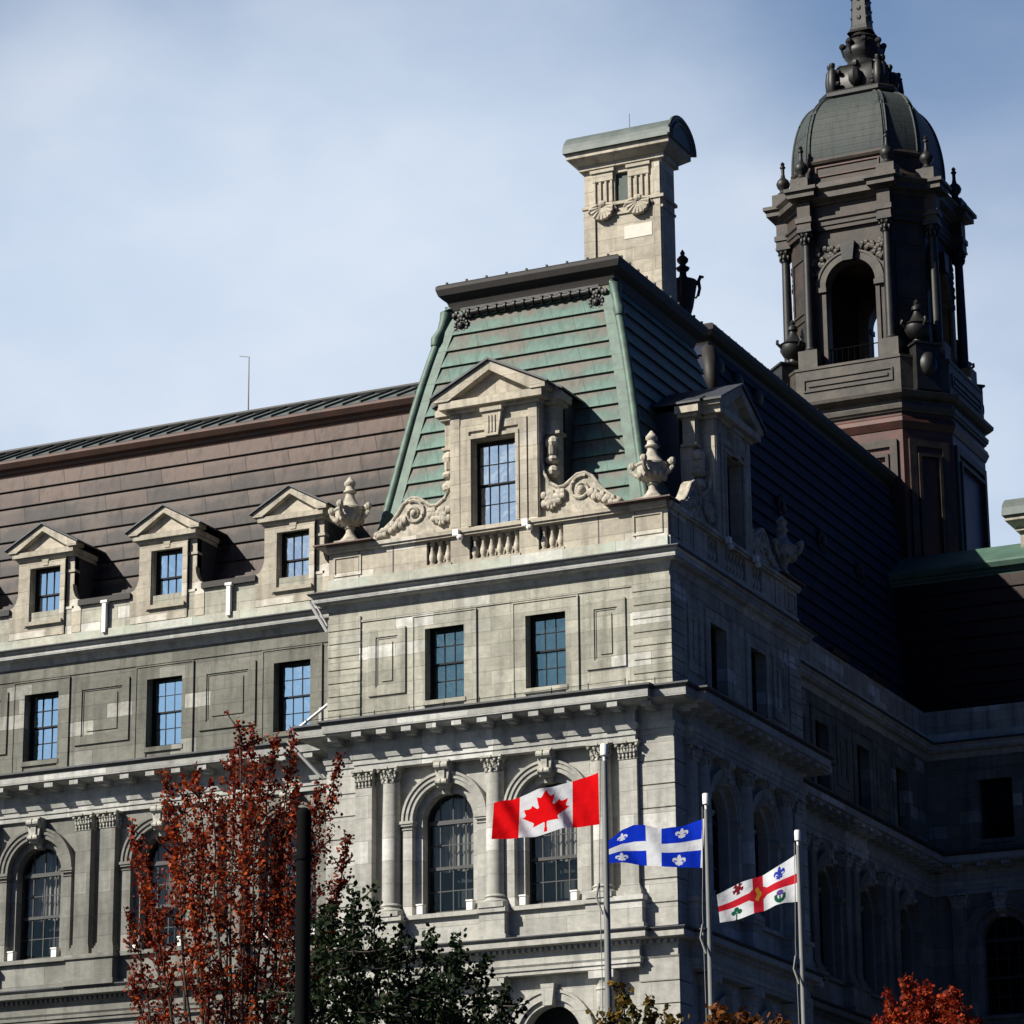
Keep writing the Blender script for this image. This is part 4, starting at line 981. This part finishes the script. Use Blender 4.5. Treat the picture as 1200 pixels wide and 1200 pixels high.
b=MB(); b.sweep(octo(1.15,.72),[(0,54.4),(.02,54.5),(-.05,54.6),(-.15,55.5),(-.1,55.6),(-.3,55.7)],closed=True)
for (x,y) in octo(1.1,.95):
    b.lathe([(.10,0),(.2,.15),(.22,.5),(.17,.95),(.08,1.12),(.12,1.2),(.12,1.32),(.02,1.36)],(x,y,54.42),10)
for i in range(8):
    a=i*math.pi/4; b.ell((TX+1.18*math.cos(a),TY+1.18*math.sin(a),55.),(.28,.28,.42),8,5); b.ell((TX+1.05*math.cos(a),TY+1.05*math.sin(a),55.62),(.16,.16,.16),6,4)
    P=octo(1.12,.8); x,y=P[i]; 
    for k in range(5): b.ell((x+rng.uniform(-.2,.2),y+rng.uniform(-.2,.2),54.6+.18*k),(.12,.12,.1),6,4)
b.lathe([(1.0,55.4),(.8,55.8),(.62,56.0),(.66,56.15),(.78,56.3),(.8,56.5),(.7,56.65),(.72,56.8),(.62,56.95),(.7,57.0),(.5,57.15),(.45,57.3)],(TX,TY,0),16)
for k in range(8): a=k*math.pi/4+.39; b.ell((TX+.82*math.cos(a),TY+.82*math.sin(a),56.75),(.14,.14,.14),7,5); b.tube([(TX+.75*math.cos(a),TY+.75*math.sin(a),56.3),(TX+.86*math.cos(a),TY+.86*math.sin(a),56.7)],.06,5)
b.obj('crown','bronze',TW,smooth='auto')
b=MB(); q=lambda r,c: [(TX-c,TY-r),(TX+c,TY-r),(TX+r,TY-c),(TX+r,TY+c),(TX+c,TY+r),(TX-c,TY+r),(TX-r,TY+c),(TX-r,TY-c)]
for (r,z,r2,z2) in ((.52,57.25,.42,57.4),(.42,57.4,.36,57.6),(.36,57.6,.22,61.),(.30,61,.3,61.2),(.1,61.2,.03,63.)):
    A=q(r,r*.8);B=q(r2,r2*.8)
    for i in range(8): j=(i+1)%8; b.add([(*A[i],z),(*A[j],z),(*B[j],z2),(*B[i],z2)],[(0,1,2,3)])
for z in np.arange(57.9,60.8,.42):
    for s1 in (-1,1):
        for s2 in (-1,1): b.ell((TX+s1*.33*(1-(z-57.6)*.11),TY+s2*.33*(1-(z-57.6)*.11),z),(.06,.06,.06),6,4)
    b.ell((TX,TY-.36+.04*(z-57.6),z),(.1,.05,.12),6,4); b.ell((TX+.36-.04*(z-57.6),TY,z),(.05,.1,.12),6,4)
b.obj('spire','bronze',TW)
def turn(): 
    b=MB(); b.lathe([(.30,0),(.26,.12),(.14,.22),(.14,.30),(.24,.42),(.28,.56),(.22,.70),(.10,.82),(.07,1.0),(.07,1.2),(.11,1.24),(.11,1.3),(.06,1.34),(.09,1.42),(.03,1.5)],(0,0,0),14); b.box(-.36,.36,-.36,.36,-.5,0.02,1)
    return b.obj('finial',['bronze','towergrey'],TW,smooth='auto')
t0=turn()
for i,(x,y) in enumerate(octo(2.95,1.75)):
    o=t0 if i==0 else t0.copy()
    if i: COL.objects.link(o); o.parent=TW
    o.location=(x,y,50.15)
b=MB(); b.lathe([(.40,0),(.42,.12),(.22,.25),(.2,.36),(.40,.5),(.52,.72),(.50,.9),(.56,.94),(.3,1.12),(.16,1.4),(.13,1.5),(.2,1.55),(.2,1.68),(.09,1.78),(.12,1.86),(.02,2.0)],(0,0,0),18); b.box(-.5,.5,-.75,.4,-1.85,-.06,1); b.box(-.58,.58,-.83,.48,-.06,.02,1); b.ell((0,-.72,-.85),(.36,.3,.5),10,7)
for k in range(4): a=math.pi/2*k; b.tube([(.5*math.cos(a),.5*math.sin(a),.8),(.68*math.cos(a),.68*math.sin(a),.95),(.66*math.cos(a),.66*math.sin(a),1.08)],.06,6)
u0=b.obj('tower_urn',['bronze','bronze'],TW,smooth='auto')
for i,(sx,sy) in enumerate(((1,-1),(-1,-1),(1,1),(-1,1))):
    o=u0 if i==0 else u0.copy()
    if i: COL.objects.link(o); o.parent=TW
    o.location=(TX+sx*2.5,TY+sy*2.5,42.72); o.rotation_euler=(0,0,math.atan2(sy,sx)+math.pi/2)
b=MB(); 
for i in range(9): x=TX-.95+1.9*i/8; b.tube([(x,TY-2.6,42.4),(x,TY-2.6,43.2)],.018,4)
b.tube([(TX-1,TY-2.6,43.2),(TX+1,TY-2.6,43.2)],.025,5); b.tube([(TX-1,TY-2.6,42.55),(TX+1,TY-2.6,42.55)],.02,5); b.obj('railing','black',TW)
# small white floodlights on the sills of the arched windows
b=MB(); b.box(-.09,.09,-.1,.1,0,.24); b.box(-.105,.105,-.12,.12,.24,.28)
fl0=b.obj('floodlight','white',HALL); k=0
for c,y in [(CB-1.56,0),(CB+1.56,0)]+[(x,YW) for x in wc[:4]]:
    for sx in (-.74,.78):
        o=fl0 if k==0 else fl0.copy()
        if k: COL.objects.link(o); o.parent=HALL
        o.location=(c+sx,y-.02,16.79); k+=1
# ------------------------------------------------------------------ ground
g=MB(); s_=3000.; g.add([(-s_,-s_,0),(s_,-s_,0),(s_,s_,0),(-s_,s_,0)],[(0,1,2,3)])
tag(g.obj('ground',plain('asphalt_paving',(.014,.018,.024),.9,0,.3,.3,.2)),kind='structure')  # unseen ground, colour lowered and blued to cut bounce onto shaded walls
# ------------------------------------------------------------------ flagpoles and flags
def at(px,py,dist):
    d=ray(px,py); return CAM+d*(dist/math.hypot(d.x,d.y))
def flagpole(px,py,dist,r,label):
    t=at(px,py,dist); t=Vector((t.x,t.y,t.z)); e_=tag(empty('flagpole',(t.x,t.y,0)),label,'flagpole','flagpoles in front of the city hall')
    H=t.z; b=MB(); b.lathe([(r*1.9,0),(r*1.9,.25),(r*1.35,.3),(r*1.3,H*.45),(r*.85,H-.3)],(0,0,0),20); b.obj('pole','pole',e_,smooth='auto')
    b=MB(); b.lathe([(r*.5,H-.3),(r*.6,H-.22),(r*.62,H-.2),(r*1.25,H-.2),(r*1.3,H-.02),(r*1.1,H)],(0,0,0),18); b.obj('pole_cap','white',e_,smooth='auto')
    b=MB(); b.tube([(-r*1.1,-.05,H-.25),(-r*1.35,-.06,H-1.2),(-r*1.9,-.07,H-2.2),(-r*1.6,-.06,H-4.),(-r*1.7,-.06,1.4)],.008,5); b.tube([(-r*1.8,-.1,H-2.45),(-r*2.6,-.12,H-2.7),(-r*.4,-.14,H-3.0)],.02,5); b.obj('halyard','rope',e_)
    return t
P1=flagpole(708,872,55,.054,'tall grey flagpole flying the red and white maple leaf flag, nearest of three')
P2=flagpole(827,930,59,.050,'grey flagpole with the blue fleur-de-lis flag, at the building corner')
P3=flagpole(934.5,973,62,.049,'grey flagpole with the red cross flag, before the shaded wing')
def interp(pl,t):
    L=[0]
    for a,b_ in zip(pl[:-1],pl[1:]): L.append(L[-1]+math.hypot(b_[0]-a[0],b_[1]-a[1]))
    s=t*L[-1]
    for i in range(len(pl)-1):
        if s<=L[i+1]+1e-9:
            u=(s-L[i])/(L[i+1]-L[i]); return (pl[i][0]+(pl[i+1][0]-pl[i][0])*u,pl[i][1]+(pl[i+1][1]-pl[i][1])*u)
    return pl[-1]
def inpoly(x,y,pts):
    c=False; j=len(pts)-1
    for i in range(len(pts)):
        xi,yi=pts[i]; xj,yj=pts[j]
        if (yi>y)!=(yj>y) and x<(xj-xi)*(y-yi)/(yj-yi)+xi: c=not c
        j=i
    return c
def flag(name,topl,botl,dist,nu,nv,colf,mats,label,waves,turn_=.0,grp=None):
    "cloth sheet; u from the hoist (0) to the fly (1), v from the top"
    v=[];f=[];mi=[]; o0=at(*topl[0],dist); vd=Vector((ray(*topl[0]).x,ray(*topl[0]).y,0)).normalized()
    for j in range(nv+1):
        for i in range(nu+1):
            u=i/nu; t=j/nv; a=interp(topl,u); b_=interp(botl,u); p=at(a[0]+(b_[0]-a[0])*t,a[1]+(b_[1]-a[1])*t,dist)
            w_=sum(A*math.sin(2*math.pi*(k*u+q*t)+ph)*min(1,u*3.) for A,k,q,ph in waves)+turn_*u
            p=p+vd*w_ ; p=CAM+(p-CAM)   # real folds in depth
            v.append((p.x-o0.x,p.y-o0.y,p.z-o0.z))
    for j in range(nv):
        for i in range(nu): a=j*(nu+1)+i; f.append((a,a+1,a+nu+2,a+nu+1)); mi.append(colf((i+.5)/nu,(j+.5)/nv))
    b=MB(); b.v=v;b.f=f;b.mi=mi; o=b.obj(name,mats,None,smooth=True,recalc=False); o.location=o0
    return tag(o,label,'flag',grp)
def cloth(name,col,tr=.25):
    s=NT(name); s.b.inputs['Base Color'].default_value=(*col,1); s.b.inputs['Roughness'].default_value=.85; s.b.inputs['Specular IOR Level'].default_value=.08
    t=s.N('ShaderNodeBsdfTranslucent'); t.inputs[0].default_value=(*col,1); mx=s.N('ShaderNodeMixShader'); mx.inputs[0].default_value=tr; s.L(s.b.outputs[0],mx.inputs[1]); s.L(t.outputs[0],mx.inputs[2]); s.L(mx.outputs[0],s.t.nodes['Material Output'].inputs[0]); s.bump(s.noise(2.6,3,.5),.5,.06)
    return s.m
cr=cloth('red_flag_cloth',(.75,.003,.006)); cw=cloth('white_flag_cloth',(.72,.73,.75)); cb=cloth('blue_flag_cloth',(.003,.03,.5)); cdr=cloth('red_cross_cloth',(.55,.015,.03))
cblue2=cloth('blue_emblem_cloth',(.03,.05,.4)); cgr=cloth('green_emblem_cloth',(.01,.10,.055)); cgo=cloth('gold_emblem_cloth',(.62,.28,.03)); cpu=cloth('purple_emblem_cloth',(.13,.08,.33)); cro=cloth('rose_emblem_cloth',(.16,.01,.02))
half=[(0,-.46),(.075,-.31),(.10,-.295),(.175,-.335),(.135,-.10),(.165,-.085),(.265,-.20),(.29,-.155),(.31,-.145),(.43,-.17),(.39,-.04),(.40,-.015),(.455,.015),(.235,.195),(.23,.22),(.25,.29),(.04,.25),(.02,.26),(.028,.46),(0,.46)]
leaf=[(x,y) for x,y in half]+[(-x,y) for x,y in reversed(half[1:-1])]
def canada(u,t):
    if u<.25 or u>.75: return 0
    X=(u-.5)*2.0/1.0; Y=t-.5
    return 0 if inpoly(X*1.0/ .98,Y/.98,leaf) else 1
W1=[(.13,1.3,.3,.4),(.06,2.7,.6,1.),(.022,5,1.2,0)]
flag('flag',[(701,905.5),(686,910),(670,914.5),(640,923),(608,931),(592,933),(578,937)],[(702.5,966),(686,968),(670,970),(640,975),(606,979),(590,980),(575.5,981)],55,210,110,canada,[cr,cw],'red and white flag with a red maple leaf, flying left from the tallest pole',W1,.25,'flags on the three poles')
def fleur(x,y):
    "fleur-de-lis in a unit box, y down"
    ax=abs(x)
    if (x/.13)**2+((y+.12)/.38)**2<1: return True
    if ((ax-.27)/.17)**2+((y+.02)/.22)**2<1 and not ((ax-.24)/.10)**2+((y-.12)/.13)**2<1: return True
    if ax<.3 and .12<y<.2: return True
    if ax<.07 and 0<y<.48: return True
    if ((ax-.14)/.10)**2+((y-.3)/.12)**2<1: return True
    return False
def quebec(u,t):
    if .435<u<.595 or .40<t<.63: return 1
    for cu,ct,s in ((.23,.18,.25),(.84,.2,.22),(.25,.83,.27),(.86,.82,.27)):
        if fleur((u-cu)/s*1.65,(t-ct)/s): return 1
    if u<.02: return 1
    return 0
flag('flag',[(825.5,959),(812,963),(798,968),(775,971),(757,967),(742,966),(728,970),(713,982.5)],[(823,1017),(800,1016.5),(780,1016),(756,1012),(740,1010),(728,1009),(713.5,1010)],59,200,104,quebec,[cb,cw],'blue flag with a white cross and fleurs-de-lis, on the middle pole',[(.09,1.2,.3,.8),(.04,2.6,.6,0)],.15,'flags on the three poles')
def city(u,t):
    r=math.hypot((u-.5)*1.55,t-.5)
    if ((u-.5-.012*math.sin(t*22))/.03)**2+((t-.5)/.2)**2<1: return 2
    if .40<t<.60 or .435<u<.565 or r<.2: return 0
    if fleur((u-.22)/.17,(t-.2)/.34) : return 3
    X,Y=(u-.22)/.075,(t-.80)/.17
    if (X/.6)**2+((Y+.55)/.42)**2<1: return 5
    if abs(X)<.16 and -.1<Y<1 or (.45<math.hypot(X,Y+.05)<1. and Y>-.4): return 4
    X,Y=(u-.78)/.075,(t-.78)/.17
    if math.hypot(X,Y+.5)<.42 or math.hypot(X-.5,Y)<.42 or math.hypot(X+.5,Y)<.42 or (abs(X-.1*Y)<.12 and Y>0): return 4
    X,Y=(u-.74)/.085,(t-.14)/.20
    if math.hypot(X,Y)<.8 and (math.sin(5*math.atan2(Y,X))>-.55 or math.hypot(X,Y)<.45): return 6
    return 1
flag('flag',[(932.5,1001.5),(915,1012),(893,1025),(880,1030),(866,1035),(852,1040),(839.5,1046)],[(935,1056.5),(920,1058),(909,1061),(896,1067),(885,1069),(870,1073),(843.5,1080)],62,190,110,city,[cdr,cw,cgo,cblue2,cgr,cpu,cro],'white flag with a red cross and flower emblems, on the lowest pole',[(.10,1.1,.4,.2),(.05,2.4,.2,1.)],.2,'flags on the three poles')
# dark post in front of the red maple
p=at(356.5,947,30); e_=tag(empty('lamp_post',(p.x,p.y,0)),'plain black post with rounded top in front of the red maple','post')
b=MB(); r=.07; b.lathe([(.13,0),(.13,.5),(.085,.6),(r,.7),(r,p.z-.06),(r*.9,p.z-.03),(r*.5,p.z),(0.001,p.z+.008)],(0,0,0),20); b.obj('post','black',e_,smooth='auto')
b=MB(); b.lathe([(.09,2.2),(.095,2.24),(.09,2.28)],(0,0,0),20); b.lathe([(.078,p.z-.5),(.082,p.z-.48),(.078,p.z-.46)],(0,0,0),20); b.obj('collar','black',e_,smooth='auto')
# ------------------------------------------------------------------ trees
def leafmat(name,c1,c2,c3,tr=.3):
    s=NT(name); at_=s.N('ShaderNodeAttribute'); at_.attribute_name='tone'
    c=s.ramp(at_.outputs['Fac'],[(0,c1),(.5,c2),(1,c3)]); s.L(c,s.b.inputs['Base Color']); s.b.inputs['Roughness'].default_value=.7; s.b.inputs['Specular IOR Level'].default_value=.15
    t=s.N('ShaderNodeBsdfTranslucent'); s.L(c,t.inputs[0]); mx=s.N('ShaderNodeMixShader'); mx.inputs[0].default_value=tr; s.L(s.b.outputs[0],mx.inputs[1]); s.L(t.outputs[0],mx.inputs[2]); s.L(mx.outputs[0],s.t.nodes['Material Output'].inputs[0]); return s.m
def crown_mesh(name,P,size,mat,parent,tone,flat=0.):
    n=len(P); r=rng
    a=r.normal(size=(n,3)); a/=np.linalg.norm(a,axis=1)[:,None]; a[:,2]=a[:,2]*(1-flat)
    b_=np.cross(a,r.normal(size=(n,3))); b_/=np.linalg.norm(b_,axis=1)[:,None]; c=np.cross(a,b_); c/=np.linalg.norm(c,axis=1)[:,None]
    s=(size*r.uniform(.6,1.35,n))[:,None]
    # five-pointed leaf: tip, two lobes, stalk
    V=np.stack([P+b_*s,P+c*s*.75+b_*s*.25,P+c*s*.32-b_*s*.7,P-c*s*.32-b_*s*.7,P-c*s*.75+b_*s*.25],1).reshape(-1,3)
    me=bpy.data.meshes.new(name); me.vertices.add(5*n); me.vertices.foreach_set('co',V.ravel().astype(np.float32))
    me.loops.add(5*n); me.loops.foreach_set('vertex_index',np.arange(5*n,dtype=np.int32)); me.polygons.add(n); me.polygons.foreach_set('loop_start',np.arange(0,5*n,5,dtype=np.int32)); me.polygons.foreach_set('loop_total',np.full(n,5,dtype=np.int32))
    at_=me.attributes.new('tone','FLOAT','FACE'); at_.data.foreach_set('value',tone.astype(np.float32)); me.materials.append(mat); me.update(calc_edges=True)
    o=bpy.data.objects.new(name,me); COL.objects.link(o); o.parent=parent; return o
def tree(base,H,label,mat,leaders,spread,nleaf,size,trunk_r=.13,z0=.22,group=None,vase=.5,twig=.32,tops=None,name='tree',up=(.45,1.2),jit=1.,per=3):
    e_=tag(empty(name,(base[0],base[1],0)),label,'tree',group); b=MB(); pts=[];ton=[]
    ht=H*z0; b.tube([(0,0,0),(.02,.0,ht*.5),(0,.03,ht)],[trunk_r*1.3,trunk_r,trunk_r*.9],10)
    segs=[]
    for k in range(leaders):
        az=2*math.pi*(k*.618)+rng.uniform(-.3,.3); R=spread*(.12+.88*math.sqrt((k+.5)/leaders)); hh=(H*(1-.32*(R/spread)**1.5)*rng.uniform(.9,1.)) if tops is None else None
        if tops is not None: az,R,hh=tops[k]
        tip=np.array([R*math.cos(az),R*math.sin(az),hh]); s0=np.array([0,0,ht*rng.uniform(.75,1.)])
        n=9; line=[]
        for i in range(n+1):
            t=i/n; p=s0+(tip-s0)*t; bow=math.sin(math.pi*min(t*1.2,1))*spread*.12*vase*2; p=p+np.array([math.cos(az)*bow,math.sin(az)*bow,0]); p[:2]+=rng.normal(0,.04,2)*(t>0)
            line.append(p)
        b.tube([tuple(p) for p in line],[max(.012,trunk_r*.55*(1-i/n)**1.1) for i in range(n+1)],6)
        # side branches
        for i in range(2,n):
            for q in range(per):
                p=line[i]+(line[i+1]-line[i])*rng.random(); a=rng.uniform(0,2*math.pi); L=spread*twig*(1.15-i/n)*rng.uniform(.6,1.3)+.18
                d=np.array([math.cos(a)*.75,math.sin(a)*.75,rng.uniform(*up)]); d/=np.linalg.norm(d); e2=p+d*L; m_=(p+e2)/2+np.array([0,0,-.05*L]); b.tube([tuple(p),tuple(m_),tuple(e2)],[.016,.011,.005],4); segs.append((p,e2,.5))
        segs.append((line[-4],line[-1],1.)); segs.append((line[-3],line[-1]+np.array([0,0,.12]),1.)); 
    wts=np.array([np.linalg.norm(q-p)*w_ for p,q,w_ in segs]); cnt=rng.multinomial(nleaf,wts/wts.sum())
    for (p,q,w_),c in zip(segs,cnt):
        if not c: continue
        t=rng.random(c)**.75; L=np.linalg.norm(q-p); base_t=rng.normal(.5,.2)
        P=p+(q-p)*t[:,None]+rng.normal(0,1,(c,3))*(jit*(.03+.06*L*(1.15-t)))[:,None]; pts.append(P); ton.append(np.clip(rng.normal(base_t,.2,c),0,1))
    P=np.concatenate(pts); T=np.concatenate(ton)
    crown_mesh('crown',P,size,mat,e_,T); b.obj('trunk','bark',e_,smooth=True)
    return e_
redl=leafmat('red_maple_leaves',(.05,.005,.002),(.20,.021,.005),(.42,.075,.010)); grl=leafmat('dark_green_leaves',(.004,.009,.003),(.008,.018,.005),(.018,.032,.008),.2)
yel=leafmat('yellow_green_leaves',(.03,.035,.008),(.10,.065,.012),(.2,.11,.015)); orl=leafmat('orange_leaves',(.05,.02,.006),(.14,.045,.01),(.2,.08,.012)); rd2=leafmat('crimson_leaves',(.09,.006,.003),(.24,.022,.006),(.32,.045,.008))
c=at(275,1200,50)
# leader tips of the maple read as separate upright spires
def tip(px,py,dist,dd=0.):
    q=at(px,py,dist+dd); d=Vector((q.x-c.x,q.y-c.y)); return (math.atan2(d.y,d.x),d.length,q.z)
TP=[tip(*a) for a in ((286,850,50),(298,855,50.4),(272,885,49.3),(322,868,50.6),(340,868,50,.5),(392,893,50.2),(376,922,49.4),(235,905,50),(214,915,50.7),(192,912,50),(250,925,49),(305,895,49),(408,985,50),(400,1040,50.8),(160,975,50.5),(172,1010,49),(205,965,49.5),(345,920,51),(262,950,51),(330,960,49),(150,1075,50),(185,1100,51),(240,985,50.5),(365,985,50.8),(290,960,48.8),(225,1050,48.8),(345,1040,48.8),(150,1150,49.5),(388,1095,49.6))]
tree((c.x,c.y),13.2,'tall maple with red autumn leaves left of the pavilion, behind the black post',redl,len(TP),1.8,32000,.031,.13,.38,tops=TP,vase=.3,twig=.31,per=4,up=(.35,1.3),jit=.7,name='maple_tree')
c=at(445,1200,42)
TP=[tip(*a) for a in ((412,1050,42),(440,1062,42.3),(385,1070,41.5),(470,1090,42),(505,1098,42.5),(540,1105,41.6),(572,1128,42),(592,1160,42.4),(520,1130,41),(455,1110,41),(400,1105,42.6),(370,1090,42),(360,1150,41.5),(430,1160,43),(560,1180,41),(490,1165,43),(600,1200,42),(415,1075,43),(345,1175,42.5),(535,1120,43))]
tree((c.x,c.y),9.5,'dark green leafy tree under the arched windows of the pavilion',grl,len(TP),2.8,30000,.038,.14,.35,tops=TP,vase=.5,twig=.40,up=(-.25,.35),per=4,name='green_tree')
c=at(745,1260,45)
TP=[tip(*a) for a in ((728,1165,45),(760,1178,45.3),(712,1192,45),(780,1192,45),(700,1200,44.6),(745,1190,44.5),(790,1205,45.5),(770,1215,44))]
tree((c.x,c.y),8.,'yellow-green tree top behind the foot of the maple leaf flagpole',yel,len(TP),1.2,3800,.05,.09,.4,tops=TP,name='yellow_tree')
c=at(870,1270,46)
TP=[tip(*a) for a in ((848,1184,46),(875,1190,46.3),(905,1200,46),(830,1202,46),(890,1200,45.4),(860,1200,47),(922,1212,46))]
tree((c.x,c.y),8.,'orange and green tree top between the two right flagpoles',orl,len(TP),1.2,3800,.05,.09,.4,tops=TP,name='orange_tree')
c=at(1090,1290,60)
TP=[tip(*a) for a in ((1062,1152,60),(1090,1160,60.3),(1118,1166,60),(1040,1170,60),(1135,1190,60),(1078,1165,59.3),(1103,1170,61),(1050,1190,59.5),(1120,1200,59.5),(1030,1200,60.4),(1150,1200,60.3))]
tree((c.x,c.y),10.5,'bright red maple top before the shaded wing, bottom right',rd2,len(TP),1.5,11000,.045,.12,.4,tops=TP,name='maple_tree')

# ------------------------------------------------------------------ separate pieces of one kind become parts of their own
def split(o,eps=.06):
    me=o.data; n=len(me.vertices); par=list(range(n))
    def find(a):
        while par[a]!=a: par[a]=par[par[a]]; a=par[a]
        return a
    for e_ in me.edges:
        a,b_=find(e_.vertices[0]),find(e_.vertices[1])
        if a!=b_: par[a]=b_
    comp={}
    for i in range(n): comp.setdefault(find(i),[]).append(i)
    co=[v.co for v in me.vertices]; boxes=[]
    for ids in comp.values():
        lo=[min(co[i][k] for i in ids)-eps for k in range(3)]; hi=[max(co[i][k] for i in ids)+eps for k in range(3)]; boxes.append([lo,hi,set(ids)])
    ch=True
    while ch:
        ch=False; out=[]
        for bx in boxes:
            for q in out:
                if all(bx[0][k]<=q[1][k] and bx[1][k]>=q[0][k] for k in range(3)):
                    q[0]=[min(a,b_) for a,b_ in zip(q[0],bx[0])]; q[1]=[max(a,b_) for a,b_ in zip(q[1],bx[1])]; q[2]|=bx[2]; ch=True; break
            else: out.append(bx)
        boxes=out
    if len(boxes)<2: return
    for bx in boxes:
        ids=sorted(bx[2]); mp={i:k for k,i in enumerate(ids)}; nm=bpy.data.meshes.new(me.name.split('.')[0])
        F=[p for p in me.polygons if p.vertices[0] in bx[2]]
        nm.from_pydata([co[i][:] for i in ids],[],[tuple(mp[i] for i in p.vertices) for p in F])
        for m_ in me.materials: nm.materials.append(m_)
        for p,q in zip(nm.polygons,F): p.material_index=q.material_index; p.use_smooth=q.use_smooth
        nm.update(); c=bpy.data.objects.new(o.name.split('.')[0],nm); COL.objects.link(c); c.parent=o.parent; c.location=o.location; c.rotation_euler=o.rotation_euler
    bpy.data.objects.remove(o)
for o in [o for o in bpy.data.objects if o.name.split('.')[0] in ('pedestal','hip_flashing','ornament','downpipe','brace','lamp','shelf','coping')]: split(o)
